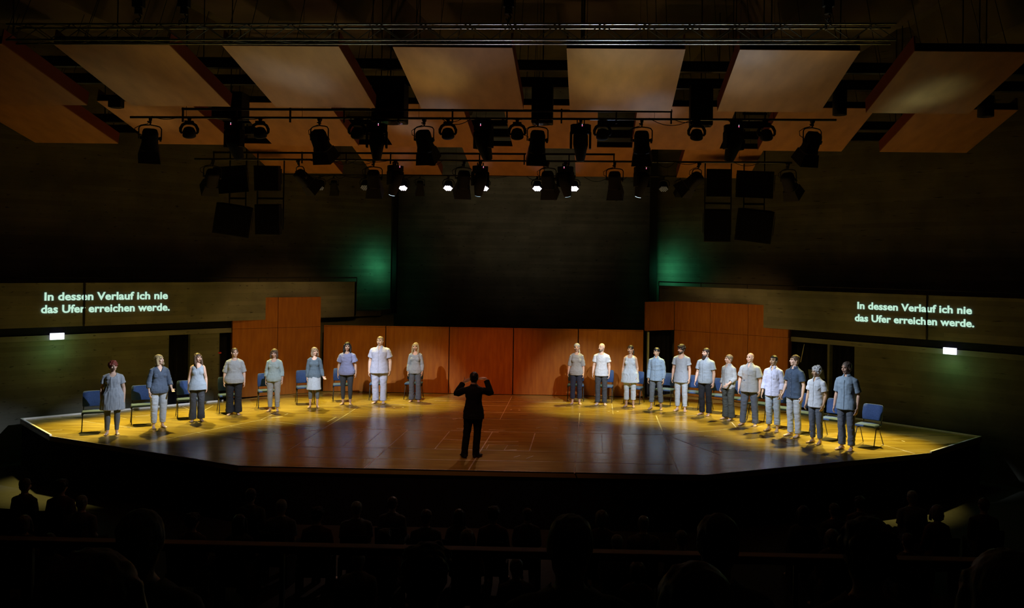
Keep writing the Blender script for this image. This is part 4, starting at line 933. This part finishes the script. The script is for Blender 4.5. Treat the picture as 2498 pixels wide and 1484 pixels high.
def person(sp, vox=.0065):
    name = 'person'; dz = -.43 if sp.get('seated') else 0; seed = sp.get('seed', 1)
    sp.setdefault('girth', 1.0); sp.setdefault('arms', [((.235, .02, 1.10), (.250, -.05, .86)), ((.235, .02, 1.10), (.250, -.05, .86))]); sp.setdefault('legs', [(-.10, .02), (.10, .02)])
    t = thing(name, sp['label'], 'person', sp.get('loc', (0, 0, 0)), D(sp.get('yaw', 0)), sp.get('group'))
    t.scale = (sp.get('h', 1.75)/1.75,)*3
    hy, hp = D(sp.get('head', 0)-sp.get('yaw', 0)), D(sp.get('pitch', 0)); hr = D(sp.get('roll', 0))
    HM = Matrix.Translation((0, .005, 1.517+dz)) @ Matrix.Rotation(hy, 4, 'Z') @ Matrix.Rotation(hr, 4, 'Y') @ Matrix.Rotation(-hp, 4, 'X') @ Matrix.Scale(1.03, 4) @ Matrix.Translation((0, -.012, .102))
    sk = skin(sp.get('skin', 0))
    # ---- body: one continuous skin
    g = G(); torso(g, sp, 0, dz=dz)
    g.tube([(0, .015, 1.44+dz), (0, .008, 1.50+dz), HM @ V((0, .02, -.05)), HM @ V((0, .02, 0))], [.062, .054 if sp['sex'] == 'm' else .047, .054 if sp['sex'] == 'm' else .047, .05], 16)
    for s in (-1, 1):
        g.sph((s*.09, .012, 1.42+dz), (.09, .055, .035), 12, 8, Matrix.Rotation(s*.35, 3, 'Y'))
        arm(g, sp, s, 0, 1.0, dz); S0, E, Wr = arm_pts(sp, s, dz); d = (Wr-E).normalized()
        hd = sp.get('hands', [None, None])[0 if s < 0 else 1] or {}
        dd = V(hd.get('d', tuple(d+V((0, -.12, 0)))));
        if 'd' in hd: dd = V((hd['d'][0]*s, hd['d'][1], hd['d'][2]))
        nn = V(hd['n']) if 'n' in hd else V((-1, .25, 0))
        if True: nn = V((nn.x*s, nn.y, nn.z))
        ss = V(hd.get('s', (-.25, -1, 0))); ss = V((ss.x*s, ss.y, ss.z))
        tu = hd.get('thumb'); tu = (tu[0]*s, tu[1], tu[2]) if tu else None
        hand(g, Wr, dd, nn, ss, hd.get('curl', .55), 1.0 if sp['sex'] == 'm' else .9, .08, tu)
        leg(g, sp, s); H, Kn, A = leg_pts(sp, s)
        foot(g, A, D(sp.get('toe', 14))*s, 1.0 if sp['sex'] == 'm' else .93, sp.get('shoes', False))
    n0 = len(g.v); head_geo(g, sp); xf(g, HM, n0)
    me = remesh(g, vox, 1, 'body'); me.materials.append(sk)
    body = bpy.data.objects.new('body', me); COL.objects.link(body); body.parent = t
    if not sp.get('plain'):
        for s in (-1, 1):
            xf(G().sph((s*.030, -.0835, .010), (.0125, .006, .0065), 10, 6), HM).build('eye', M['eye'], t, True)
            xf(G().tube([(s*.014, -.093, .029), (s*.030, -.094, .034), (s*.047, -.084, .030)], [.003, .004, .0025], 6), HM).build('eyebrow', sp['hairmat'], t, True)
        op = sp.get('mouth', .3)
        xf(G().sph((0, -.092, -.053-op*.006), (.019, .006, .0045+op*.010), 12, 8), HM).build('mouth', M['mouth'] if op > .5 else M['lip'], t, True)
    if sp.get('shoes') and not sp.get('plain'):
        for s in (-1, 1):
            g = G(); H, Kn, A = leg_pts(sp, s); foot(g, A, D(sp.get('toe', 14))*s, 1.07, True); g.cyl((A[0], A[1], .03), (A[0], A[1]+.005, .12), .050, .046)
            me = remesh(g, .008, 2, 'shoe'); me.materials.append(M['black']); o = bpy.data.objects.new('shoe', me); COL.objects.link(o); o.parent = t
    # ---- hair
    hm = sp['hairmat']
    g = G(); r_ = hair_geo(g, sp['hair'], seed)
    if r_ is not None:
        f1 = waves(seed, [(.0045, 60, 60, 16), (.0030, 110, 110, 22)])
        me = remesh(g, .0055 if vox < .01 else .009, 1, 'hair', f1); me.materials.append(hm); o = bpy.data.objects.new('hair', me); COL.objects.link(o); o.parent = t
        me.transform(HM)
    bd = sp.get('beard')
    if bd:
        g = G(); g.sph((0, -.052, -.082), (.044, .040, .032), 14, 10); g.sph((0, -.096, -.041), (.026, .010, .007), 10, 6)
        for s in (-1, 1): g.tube([(s*.070, .0, -.01), (s*.064, -.02, -.05), (s*.040, -.05, -.085)], [.008, .014, .02], 8)
        if bd > 1: g.ell([(-.22, .018, .018, -.07), (-.18, .038, .030, -.065), (-.12, .052, .044, -.058), (-.07, .056, .05, -.045)], 16)
        me = remesh(g, .005, 1, 'beard', waves(seed+5, [(.004, 80, 80, 30)])); me.materials.append(sp.get('beardmat', hm)); me.transform(HM); o = bpy.data.objects.new('beard', me); COL.objects.link(o); o.parent = t
    # ---- trousers
    pt = sp['pants']; pm = sp['pantsmat']; cv = .0085 if vox < .01 else .013
    g = G()
    torso(g, sp, .010, .83, 1.04, dz=dz)
    for s in (-1, 1): leg(g, sp, s, LEGS[pt], .006 if pt != 'legging' else .003, sp.get('cuff', .07))
    if sp.get('seated'): g.sph((0, -.02, .50), (.18*sp['girth'], .14, .10), 16, 10)
    amp = .0 if pt == 'legging' else .0035
    wf = waves(seed+11, [(amp*1.5, 9, 9, 13), (amp*.8, 20, 16, 34), (.0006, 50, 50, 80)], True)
    me = remesh(g, cv, 2, 'trousers', wf); me.materials.append(pm); o = bpy.data.objects.new('trousers' if pt != 'legging' else 'leggings', me); COL.objects.link(o); o.parent = t
    if sp.get('skirt'):
        g = G(); k = sp['girth']
        g.ell([(.52, .215*k, .17*k, -.01), (.60, .205*k, .16*k, -.005), (.72, .196*k, .147*k, 0), (.84, .19*k, .138*k, .003), (.94, .188*k, .132*k, .003), (1.0, .172*k, .122*k, .002)], 32)
        me = remesh(g, cv, 2, 'skirt', waves(seed+3, [(.006, 14, 14, 3), (.003, 8, 8, 40)], True)); me.materials.append(sp['skirt']); o = bpy.data.objects.new('skirt', me); COL.objects.link(o); o.parent = t
    # ---- top
    tp = sp['top']; g = G(); hem = sp.get('hem', .84); fl = sp.get('flare', .02); lo = sp.get('loose', .012)
    torso(g, sp, lo+.002, .84, 1.50, fl, dz, hem)
    slv = sp.get('sleeve', .28)
    if slv > 0:
        for s in (-1, 1): g.sph((s*.085, .012, 1.418+dz), (.092+lo*.3, .06+lo*.6, .036+lo*.5), 12, 8, Matrix.Rotation(s*.35, 3, 'Y')); arm(g, sp, s, .006+lo*.3, slv, dz, sp.get('sloose', .012))
    else:
        for s in (-1, 1): g.sph((s*.08, .012, 1.41+dz), (.055, .055, .035), 12, 8, Matrix.Rotation(s*.35, 3, 'Y'))
    nk = sp.get('neck', 'crew')
    def cut(P):
        x, y, z = P[:, 0], P[:, 1], P[:, 2]-dz; q = np.hypot(x/.072, (y-.0)/.078)
        k = (q < 1) & (z > 1.452)
        if nk == 'v': k |= (np.abs(x) < (z-1.345)*.52) & (y < .0) & (z > 1.345) & (np.abs(x) < .07)
        elif nk == 'scoop': k |= ((x/.075)**2+((z-1.46)/.075)**2 < 1) & (y < .0)
        elif nk == 'open': k |= (np.abs(x) < (z-1.39)*.40) & (y < .0) & (z > 1.39)
        elif nk == 'crew': k |= ((x/.068)**2+((z-1.465)/.042)**2 < 1) & (y < .0)
        if slv == 0: k |= (np.abs(x) > .135+(1.40-z)*.22) & (z > 1.25)
        return k
    wf = waves(seed+23, [(.0048, 8, 8, 10), (.0026, 17, 14, 24), (.0006, 50, 50, 60)], True) if tp != 'dress' and sp.get('hem', .84) > .65 else waves(seed+23, [(.008, 16, 16, 2), (.003, 30, 30, 5)], True)
    def wf2(P):
        return wf(P)*np.clip((1.47+dz-P[:, 2])/.12, .15, 1)
    me = remesh(g, cv, 2, 'top', wf2, cut); me.materials.append(sp['topmat'])
    tn = {'tee': 'tee_shirt', 'shirt': 'shirt', 'knit': 'knit_top', 'dress': 'dress', 'blouse': 'blouse'}[tp]
    me.name = tn; o = bpy.data.objects.new(tn, me); COL.objects.link(o); o.parent = t
    md = o.modifiers.new('thickness', 'SOLIDIFY'); md.thickness = .003; md.offset = 1
    if tp == 'shirt' and not sp.get('plain'):
        co = np.empty(len(me.vertices)*3); me.vertices.foreach_get('co', co); P = co.reshape(-1, 3); PA = P; P = P[np.abs(P[:, 0]) < .02]
        g = G(); L_ = []; R_ = []
        for z in np.linspace(hem+.015, 1.395, 26):
            q = P[np.abs(P[:, 2]-z) < .02]
            if len(q): y = q[:, 1].min()-.005; L_.append(V((-.016, y, z))); R_.append(V((.016, y, z)))
        m = len(L_); vs = [v for a, b in zip(L_, R_) for v in (a, b)]; vs += [v+V((0, .004, 0)) for v in vs]; o2 = 2*m; fs = []
        for i in range(m-1):
            a = 2*i; fs += [(a, a+1, a+3, a+2), (o2+a, o2+a+2, o2+a+3, o2+a+1), (a, a+2, o2+a+2, o2+a), (a+1, o2+a+1, o2+a+3, a+3)]
        g.add(vs, fs); g.build('button_placket', sp['topmat'], t, True)
        g = G()
        for i in range(2, m-1, 4): p = (L_[i]+R_[i])/2; g.cyl(p+V((0, -.001, 0)), p+V((0, -.004, 0)), .006, n=8)
        g.build('buttons', M['blackmetal'] if sp.get('darkbuttons') else M['ledwhite'] if False else mat('shirt_button', (.25, .26, .3), .4), t)
        g = G(); R = []
        for i in range(25):
            a = D(22+(360-44)*i/24); dx, dy = math.sin(a), -math.cos(a); dr = .010 if i not in (0, 24) else .022
            fr = 1 if 3 < i < 21 else 1+.15*(1-min(i, 24-i)/4)
            ip = V((.060*dx, .064*dy+.006, 1.500)); op_ = V((.088*fr*dx, (.092*fr)*dy+.006, 1.452-(.028 if i in (0, 24) else .014 if i in (1, 23) else 0)))
            nrm = V((dx, dy, .5)).normalized()*.003
            R.append([ip, op_, op_+nrm, ip+V((dx, dy, 0))*.006+V((0, 0, .006))])
        g.rings(R); g.build('collar', sp['topmat'], t, True)
        if sp.get('pocket'):
            q = PA[(np.abs(PA[:, 2]-1.27) < .04) & (np.abs(PA[:, 0]-.08) < .03)]; y = np.percentile(q[:, 1], 12)
            G().box((.080, y-.001, 1.27), (.085, .008, .10), Matrix.Rotation(.42, 3, 'Z')).build('chest_pocket', sp['topmat'], t, bevel=.003)
    return t
H_ = {k: hairm(k, c) for k, c in dict(red=(.22, .045, .03), blond=(.42, .33, .18), brown=(.10, .06, .035), dark=(.03, .02, .016), black=(.012, .011, .012), grey=(.36, .37, .38), light=(.26, .19, .12), silver=(.45, .47, .5), ash=(.24, .20, .17)).items()}
C_ = {k: cloth(k, c) for k, c in dict(grey=(.33, .38, .45), slate=(.085, .115, .17), pale=(.52, .60, .68), charcoal=(.055, .062, .075), black=(.02, .022, .028), sage=(.36, .45, .46), mauve=(.25, .27, .44), lav=(.46, .49, .64), navy=(.03, .035, .06), blue=(.24, .33, .43), steel=(.30, .36, .43), light=(.42, .47, .53), white=(.56, .62, .70), teal=(.10, .14, .18), dgrey=(.12, .14, .16), olive=(.05, .055, .05), jean=(.10, .12, .16), midnavy=(.055, .085, .14), warmgrey=(.34, .36, .38), sand=(.33, .34, .34), coal=(.008, .008, .009)).items()}
HANG = lambda x=.235, y=.02, wx=.250, wy=-.05, wz=.86, ez=1.10: ((x, y, ez), (wx, wy, wz))
P_ = [
 dict(px=(273, 1060), h=1.63, yaw=26, head=42, pitch=4, sex='f', girth=1.16, belly=.02, hair='curly', hairmat=H_['red'], skin=3, mouth=1, pants='legging', pantsmat=C_['dgrey'], cuff=.10, top='blouse', topmat=C_['grey'], hem=.60, flare=.038, sleeve=.30, sloose=.022, neck='scoop', arms=[HANG(.27, .03, .275, -.03, .86), HANG(.27, .03, .285, -.04, .84)],
      label='woman with curly red hair, grey short-sleeved tunic and leggings, leftmost of the choir'),
 dict(px=(386, 1044), h=1.70, yaw=42, head=78, pitch=8, sex='f', girth=1.08, hair='bob', hairmat=H_['blond'], skin=3, mouth=.6, pants='sweat', pantsmat=C_['light'], cuff=.12, top='knit', topmat=C_['slate'], hem=.86, flare=.02, loose=.018, sleeve=.78, neck='v', arms=[HANG(.25, .03, .26, -.06, .86), ((.26, -.02, 1.10), (.27, -.20, .93))], hands=[None, dict(d=(.1, -.8, -.5), n=(-.3, 0, 1), s=(.9, -.4, .2), curl=.3)],
      label='blond woman in a dark blue-grey V-neck top and pale trousers, head turned right'),
 dict(px=(480, 1028), h=1.65, yaw=28, head=56, pitch=6, sex='f', girth=.98, hair='long', hairmat=H_['brown'], skin=0, mouth=.8, pants='wide', pantsmat=C_['charcoal'], top='blouse', topmat=C_['steel'], hem=.82, flare=.045, sleeve=0, neck='scoop', arms=[HANG(.225, .03, .24, -.04, .86), HANG()],
      label='woman with long brown hair, pale sleeveless top and dark wide trousers'),
 dict(px=(570, 1012), h=1.69, yaw=20, head=36, pitch=4, sex='f', girth=1.13, hair='tied', hairmat=H_['brown'], skin=0, mouth=.5, pants='wide', pantsmat=C_['black'], top='tee', topmat=C_['warmgrey'], hem=.88, flare=.03, loose=.022, sleeve=.48, sloose=.016, neck='crew', arms=[HANG(.27, .03, .28, -.05, .86), HANG(.27, .03, .29, -.03, .84)],
      label='woman with tied-back hair, loose grey top and black trousers, before the left box'),
 dict(px=(667, 1003), h=1.62, yaw=8, head=6, pitch=-3, sex='f', girth=1.04, hair='bob', hairmat=H_['brown'], skin=0, mouth=.4, pants='slim', pantsmat=C_['sand'], cuff=.11, top='knit', topmat=C_['sage'], hem=.84, flare=.015, sleeve=.76, neck='scoop',
      arms=[HANG(.235, .04, .25, .0, .85), HANG(.245, .03, .27, -.04, .86)], label='woman with a dark bob, pale green-grey knit top and light slim trousers'),
 dict(px=(765, 994), h=1.61, yaw=14, head=44, pitch=0, sex='f', girth=.98, hair='bob', hairmat=H_['light'], skin=0, mouth=.5, pants='legging', pantsmat=C_['dgrey'], cuff=.24, skirt=C_['light'], top='knit', topmat=C_['teal'], hem=.92, flare=.005, sleeve=.97, sloose=.006, neck='scoop', arms=[HANG(.215, .03, .225, -.02, .87), ((.235, .02, 1.10), (.30, -.12, .90))], hands=[None, dict(d=(.5, -.5, -.6), n=(-.2, -.4, .9), s=(.8, -.5, .2), curl=.35)],
      label='woman in a dark knit top, pale knee-length skirt and cropped leggings'),
 dict(px=(845, 987), h=1.71, yaw=4, head=16, pitch=-2, sex='f', girth=1.09, hair='longdark', hairmat=H_['black'], skin=1, mouth=.5, pants='legging', pantsmat=C_['charcoal'], cuff=.15, top='blouse', topmat=C_['mauve'], hem=.88, flare=.03, loose=.018, sleeve=.36, sloose=.045, neck='crew', arms=[HANG(.26, .03, .275, -.02, .85), HANG(.265, .03, .29, -.02, .87)],
      label='woman with long black hair, mauve wide-sleeved top and dark leggings'),
 dict(px=(925, 984), h=1.86, yaw=0, head=-6, pitch=0, sex='m', girth=1.24, belly=.02, hair='crop', hairmat=H_['light'], skin=3, jaw=1.12, mouth=.8, pants='straight', pantsmat=C_['lav'], top='shirt', topmat=C_['lav'], hem=.80, flare=.02, loose=.016, sleeve=.36, sloose=.028, neck='open', arms=[HANG(.30, .03, .30, -.06, .83), HANG(.31, .02, .335, -.08, .86)],
      label='very tall broad man in a pale lavender short-sleeved shirt and matching trousers'),
 dict(px=(1012, 980), h=1.66, yaw=0, head=-4, pitch=2, sex='f', girth=.98, hair='long', hairmat=H_['blond'], skin=0, mouth=.9, pants='wide', pantsmat=C_['jean'], top='knit', topmat=C_['steel'], hem=.86, flare=.02, sleeve=.93, sloose=.008, neck='scoop', arms=[HANG(.225, .02, .235, -.06, .87), HANG(.235, .02, .25, -.05, .88)],
      label='slim blond woman in grey top and flared trousers, nearest left of the conductor'),
 dict(px=(1405, 986), h=1.71, yaw=0, head=-8, pitch=6, sex='f', girth=1.0, hair='pony', hairmat=H_['silver'], skin=0, mouth=1, pants='straight', pantsmat=C_['navy'], cuff=.16, top='tee', topmat=C_['warmgrey'], hem=.89, flare=.01, sleeve=.50, sloose=.010, neck='crew', arms=[((.235, .03, 1.10), (.27, -.10, .90)), HANG(.23, .03, .235, -.05, .88)],
      label='grey-haired singer with ponytail and navy trousers, nearest right of the conductor'),
 dict(px=(1466, 988), h=1.73, yaw=-4, head=-36, pitch=2, sex='m', girth=.98, hair='bald', hairmat=H_['ash'], beard=1, skin=3, mouth=.9, pants='straight', pantsmat=C_['charcoal'], cuff=.08, top='tee', topmat=C_['white'], hem=.83, flare=.012, sleeve=.30, sloose=.022, neck='crew',
      arms=[HANG(.25, .0, .275, -.09, .90), HANG(.255, .03, .255, -.03, .88)], label='bald man with a short beard in a white tee and dark trousers'),
 dict(px=(1536, 993), h=1.71, yaw=-12, head=-22, pitch=4, sex='f', girth=1.03, hair='pony', hairmat=H_['dark'], skin=1, mouth=.9, pants='straight', pantsmat=C_['pale'], cuff=.20, top='dress', topmat=C_['pale'], hem=.70, flare=.045, sleeve=0, neck='scoop', arms=[HANG(.235, .03, .26, -.03, .88), HANG(.235, .03, .235, -.06, .88)],
      label='woman in a pale sleeveless flared dress over cropped light trousers'),
 dict(px=(1600, 999), h=1.69, yaw=-16, head=-26, pitch=-4, sex='m', girth=.98, hair='short', hairmat=H_['black'], skin=2, mouth=.5, pants='straight', pantsmat=C_['dgrey'], cuff=.20, top='shirt', topmat=C_['blue'], hem=.82, flare=.01, sleeve=.97, sloose=.012, neck='collar', legs=[(-.14, .02), (.14, .02)],
      label='black-haired man in a blue-grey long-sleeved shirt, standing before the dark gap'),
 dict(px=(1661, 1003), h=1.80, yaw=-18, head=-44, pitch=-4, sex='m', girth=.96, hair='shaggy', hairmat=H_['dark'], beard=1, skin=0, mouth=.3, pants='sweat', pantsmat=C_['light'], cuff=.12, top='tee', topmat=C_['grey'], hem=.76, flare=.02, sleeve=.30, sloose=.018, neck='scoop',
      arms=[HANG(.25, .02, .265, -.05, .87), HANG(.25, .02, .255, -.03, .86)], label='man with shaggy dark hair, long grey tee and light sweatpants'),
 dict(px=(1720, 1013), h=1.77, yaw=-34, head=-54, pitch=2, sex='m', girth=1.08, hair='short', hairmat=H_['dark'], beard=2, skin=0, mouth=.6, pants='straight', pantsmat=C_['black'], cuff=.07, top='shirt', topmat=C_['steel'], hem=.84, flare=.015, sleeve=.36, sloose=.022, neck='collar',
      arms=[HANG(.27, .0, .28, -.09, .88), HANG(.26, .03, .265, -.01, .86)], label='man with a long dark beard, grey short-sleeved shirt and black trousers'),
 dict(px=(1776, 1024), h=1.67, yaw=-52, head=-72, pitch=2, sex='m', girth=1.02, hair='short', hairmat=H_['light'], skin=0, mouth=.5, pants='wide', pantsmat=C_['olive'], top='shirt', topmat=C_['warmgrey'], hem=.86, flare=.01, sleeve=.80, sloose=.014, neck='open', arms=[HANG(), ((.23, .03, 1.12), (.20, -.20, .98))],
      label='light-haired man standing in shadow in a grey shirt and dark olive trousers'),
 dict(px=(1828, 1038), h=1.80, yaw=-30, head=-44, pitch=6, sex='m', girth=1.14, belly=.02, hair='bald', hairmat=H_['ash'], skin=0, jaw=1.1, mouth=.5, pants='straight', pantsmat=C_['jean'], cuff=.06, top='shirt', topmat=C_['warmgrey'], hem=.82, flare=.02, sleeve=.38, sloose=.026, neck='open', pocket=True, legs=[(-.16, -.02), (.14, .03)], arms=[HANG(.29, .01, .29, -.07, .87), HANG(.29, .03, .30, -.04, .85)],
      label='broad bald man in a pale grey short-sleeved shirt and dark jeans'),
 dict(px=(1885, 1052), h=1.82, yaw=-34, head=-42, pitch=6, sex='m', girth=.98, hair='crop', hairmat=H_['black'], skin=2, mouth=.9, pants='straight', pantsmat=C_['steel'], cuff=.15, top='shirt', topmat=C_['lav'], hem=.82, flare=.008, sleeve=.84, sloose=.012, neck='open', pocket=True,
      arms=[HANG(.245, .0, .265, -.08, .88), HANG(.25, .03, .25, -.08, .88)], label='black-haired man in a fitted lavender shirt with rolled sleeves and grey cropped trousers'),
 dict(px=(1936, 1065), h=1.90, yaw=-50, head=-76, pitch=6, sex='m', girth=.94, hair='short', hairmat=H_['brown'], skin=3, mouth=.7, pants='straight', pantsmat=C_['light'], cuff=.08, top='shirt', topmat=C_['midnavy'], hem=.83, flare=.008, sleeve=.34, sloose=.022, neck='collar',
      arms=[HANG(.24, .0, .26, -.09, .90), HANG(.25, .04, .24, .0, .87)], label='tall brown-haired man in profile with a navy short-sleeved shirt and light trousers'),
 dict(px=(1990, 1082), h=1.73, yaw=-50, head=-66, pitch=-2, sex='m', girth=.98, hair='grey', hairmat=H_['silver'], skin=2, mouth=.7, pants='slim', pantsmat=C_['jean'], cuff=.12, top='shirt', topmat=C_['white'], hem=.83, flare=.012, sleeve=.36, sloose=.022, neck='open', pocket=True,
      arms=[HANG(.25, .0, .25, -.08, .88), HANG(.25, .05, .23, -.02, .88)], label='man with curly grey hair, pale blue short-sleeved shirt and dark cuffed trousers'),
 dict(px=(2064, 1098), h=1.91, yaw=-42, head=-60, pitch=-2, sex='m', girth=1.02, hair='short', hairmat=H_['ash'], skin=0, mouth=.6, pants='straight', pantsmat=C_['jean'], cuff=.10, top='shirt', topmat=C_['blue'], hem=.81, flare=.012, sleeve=.42, sloose=.020, neck='collar',
      arms=[HANG(.25, .01, .265, -.06, .86), HANG(.26, .05, .25, .0, .84)], label='tall grey-brown-haired man in a blue-grey rolled-sleeve shirt, rightmost of the choir'),
]
for k, sp in enumerate(P_):
    p = at(*sp['px'], Z=0); sp['loc'] = (p.x, p.y, 0.004); sp['seed'] = k*7+3; sp['group'] = 'barefoot choir singers in grey clothes'
    person(sp)
# conductor, seen from behind, arms raised
p = at(1150, 1117, Z=0)
person(dict(loc=(p.x+.03, p.y, .006), h=1.73, yaw=180, head=186, pitch=-4, sex='m', girth=1.03, hair='short', hairmat=H_['black'], skin=1, plain=False, pants='straight', pantsmat=C_['coal'], cuff=.035, top='shirt', topmat=C_['coal'], hem=.80, flare=.02, loose=.016, sleeve=.92, sloose=.014, neck='collar', shoes=True, wide=True,
     legs=[(-.06, .0), (.17, .02)], toe=24, seed=99,
     arms=[((.335, -.08, 1.31), (.215, -.22, 1.59)), ((.365, -.06, 1.29), (.245, -.26, 1.51))],
     hands=[dict(d=(-.9, .25, .05), n=(0, -.5, -.8), s=(.1, -.8, .5), curl=.35), dict(d=(-.85, .0, .35), n=(0, -1, -.2), s=(.1, -.2, .9), curl=.25, thumb=(.1, 0, 1))],
     label='conductor in black seen from behind at the stage front, both arms raised beside the head'))
# ------------------------------------------------------------------ audience
M['aud1'] = cloth('audience_dark', (.09, .08, .07)); M['aud2'] = cloth('audience_grey', (.16, .16, .18)); M['aud3'] = cloth('audience_brown', (.14, .07, .05))
LAP = [((.235, .0, 1.12), (.12, -.24, 1.02)), ((.235, .0, 1.12), (.12, -.24, 1.02))]
protos = []
for k, (sx, gi, hr, hc, tm, sl, nm) in enumerate((('m', 1.05, 'short', 'brown', 'aud1', .95, 'short-haired'), ('f', 1.0, 'bob', 'ash', 'aud3', .9, 'bob-haired'), ('m', 1.15, 'crop', 'grey', 'aud2', .4, 'grey cropped-haired'), ('f', 1.05, 'longdark', 'dark', 'aud1', .9, 'long-haired'), ('m', 1.0, 'shaggy', 'dark', 'aud3', .5, 'tousled'))):
    o = person(dict(seated=True, sex=sx, girth=gi, hair=hr, hairmat=H_[hc], skin=k % 4, plain=True, shoes=True, pants='straight', pantsmat=C_['black'], cuff=.07, top='tee', topmat=M[tm], hem=.86, flare=.0, sleeve=sl, neck='crew', arms=LAP, seed=200+k, yaw=0, head=[4, -10, 8, 0, -6][k], label='x'), vox=.013)
    protos.append([o, nm, False])
def make_seat():
    t = thing('auditorium_seat', 'x', 'seat')
    G().box((0, -.02, .325), (.42, .44, .07)).build('seat_pad', M['curtain'], t, bevel=.02)
    G().box((0, .30, .60), (.42, .05, .56), Matrix.Rotation(-.14, 3, 'X')).build('backrest', M['curtain'], t, bevel=.02)
    for s in (-1, 1): G().box((s*.228, .12, .25), (.03, .34, .50)).build('side_support', M['black'], t)
    return t
PLACED = []
seat0 = make_seat(); seat_used = False
def audience(px, py, floor, Y, k, label, group, dyaw=0, sc=None):
    global seat_used
    p = at(px, py, Y=Y) if Y else None
    if not Y:                                   # pick the sitting height that keeps neighbours apart
        best = -1
        for hh in (1.30, 1.24, 1.36, 1.19, 1.41):
            c = at(px, py, Z=floor+hh); m = min([(V((c.x, c.y))-o).length for o in PLACED]+[9])
            if min(m, .62) > best+.02: best = min(m, .62); p = c
    PLACED.append(V((p.x, p.y)))
    s = (p.z-floor)/1.325
    s = max(.86, min(1.12, s)); P = V((p.x, p.y, floor))
    pr = protos[k]
    if not pr[2]: o = pr[0]; pr[2] = True
    else: o = dup(pr[0], P)
    o.location = P; o.rotation_euler = (0, 0, PI+dyaw); o.scale = (s*(1.0),)*3; o['label'] = label.replace('@', pr[1]); o['group'] = group
    q = seat0 if not seat_used else dup(seat0, P); seat_used = True
    q.location = P+V((0, -.0, 0)); q.rotation_euler = (0, 0, PI+dyaw); q.scale = (s,)*3; q['label'] = 'seat of the person '+label.split(', ', 1)[1]; q['group'] = 'auditorium seats'
SM = [(62, 1166, 0, 'at the far left edge, nearest the stage'), (200, 1207, 2, 'at the left, below the corner of the stage'), (60, 1256, 1, 'at the far left edge, second row back'), (470, 1252, 4, 'right of the large head at the left'), (584, 1254, 3, 'just left of the tallest sitter left of centre'),
      (612, 1191, 0, 'sitting tallest in the front row left of centre'), (687, 1217, 2, 'second from the left in the row left of centre'), (775, 1237, 4, 'third head in the row left of centre'), (870, 1222, 2, 'with the brightest rim of hair left of centre'), (958, 1211, 0, 'broad-shouldered, under the stage left of the conductor'),
      (1040, 1242, 0, 'directly left of the middle pair'), (1120, 1241, 3, 'below the conductor, left of the middle'), (1204, 1236, 4, 'just right of the conductor'), (1286, 1239, 0, 'right of the conductor, second head'), (1468, 1244, 1, 'between the two large right-hand heads, upper one'), (1570, 1257, 2, 'bright-rimmed, between the two large right heads'),
      (1140, 1290, 1, 'in the second row under the conductor'), (938, 1291, 4, 'in the second row left of the conductor'), (1505, 1303, 2, 'in the second row right of the large central head'), (1662, 1293, 0, 'in the second row left of the large right head'),
      (875, 1344, 2, 'low in the third row, seen below the wooden rail'), (1260, 1362, 0, 'low in the third row, right of the conductor'), (1555, 1368, 1, 'low in the third row, at the right'), (1960, 1233, 3, 'leaning at the right, left end of the right block'), (2035, 1227, 0, 'at the right, second of the right block'),
      (2098, 1211, 4, 'at the right, third of the right block'), (2225, 1196, 2, 'at the right, highest head of the right block'), (2286, 1231, 1, 'at the right, beside the green-lit aisle'), (2215, 1300, 0, 'at the right, lower row of the right block'), (2030, 1290, 1, 'lower right row, beside the large pale-rimmed head'),
      (120, 1300, 3, 'at the left, lower row near the green glow'), (2400, 1214, 0, 'far right, against the lit floor'), (150, 1170, 4, 'under the left corner of the stage skirt')]
for i, (x, y, k, lb) in enumerate(SM): audience(x, y, ZF, None, k, '@ listener in silhouette, '+lb, 'audience members in the stalls', (i*37 % 11-5)*.03)
# balcony tier just in front of the camera
ZT = 1.80
g = G().box((1.2, 1.9, (ZT+ZF)/2-.0), (17, 6.0, ZT-ZF)); struct(g.build('floor_balcony', M['hallfloor']))
NEAR = [(345, 1237, 3.15, 2, 'with a large pale-rimmed head at the left'), (1392, 1249, 3.15, 2, 'with the large head right of the middle'), (1752, 1250, 3.35, 0, 'with the large head in the right half'), (1040, 1330, 3.15, 4, 'below the conductor, large dim head'), (2117, 1266, 3.15, 4, 'with tousled rim hair at the right'),
        (225, 1336, 2.0, 1, 'bottom left, closest to the camera'), (1697, 1366, 2.15, 0, 'bottom right of centre, cut by the frame'), (2462, 1336, 2.3, 1, 'in the bottom right corner')]
for x, y, Y, k, lb in NEAR: audience(x, y, ZT, Y, k, '@ balcony spectator, '+lb, 'spectators on the balcony')
t = thing('balcony_rail', 'reddish wooden balcony rail crossing the dark audience', 'rail', (1.2, 5.02, 0))
G().box((0, 0, 2.30), (17, .09, .045)).build('handrail', mat('rail_wood', (.30, .07, .03), .4, noise=.3, ns=8), t, bevel=.01)
for k in range(12): G().box((-8+k*1.46, 0, 2.03), (.025, .025, .50)).build('baluster', M['blackmetal'], t)
G().box((0, 0, .2), (17, .06, 2.6)).build('front_panel', M['wood_edge'] if False else M['curtain'], t) if False else None
# small glints in the audience: a phone and a programme sheet
for px, py, m, lb, Z in ((148, 1328, 'teal', 'small green-lit phone screen in the dark audience at the left', .0), (2352, 1380, 'teal', 'small green-lit phone screen in the dark audience at the lower right', .0)):
    p = at(px, py, Z=Z)
    t = thing('mobile_phone', lb, 'phone', p); t.rotation_euler = (-.9, 0, .3)
    G().box((0, 0, 0), (.12, .012, .09)).build('case', M['black'], t); G().box((0, -.008, 0), (.10, .004, .07)).build('screen', M[m], t)
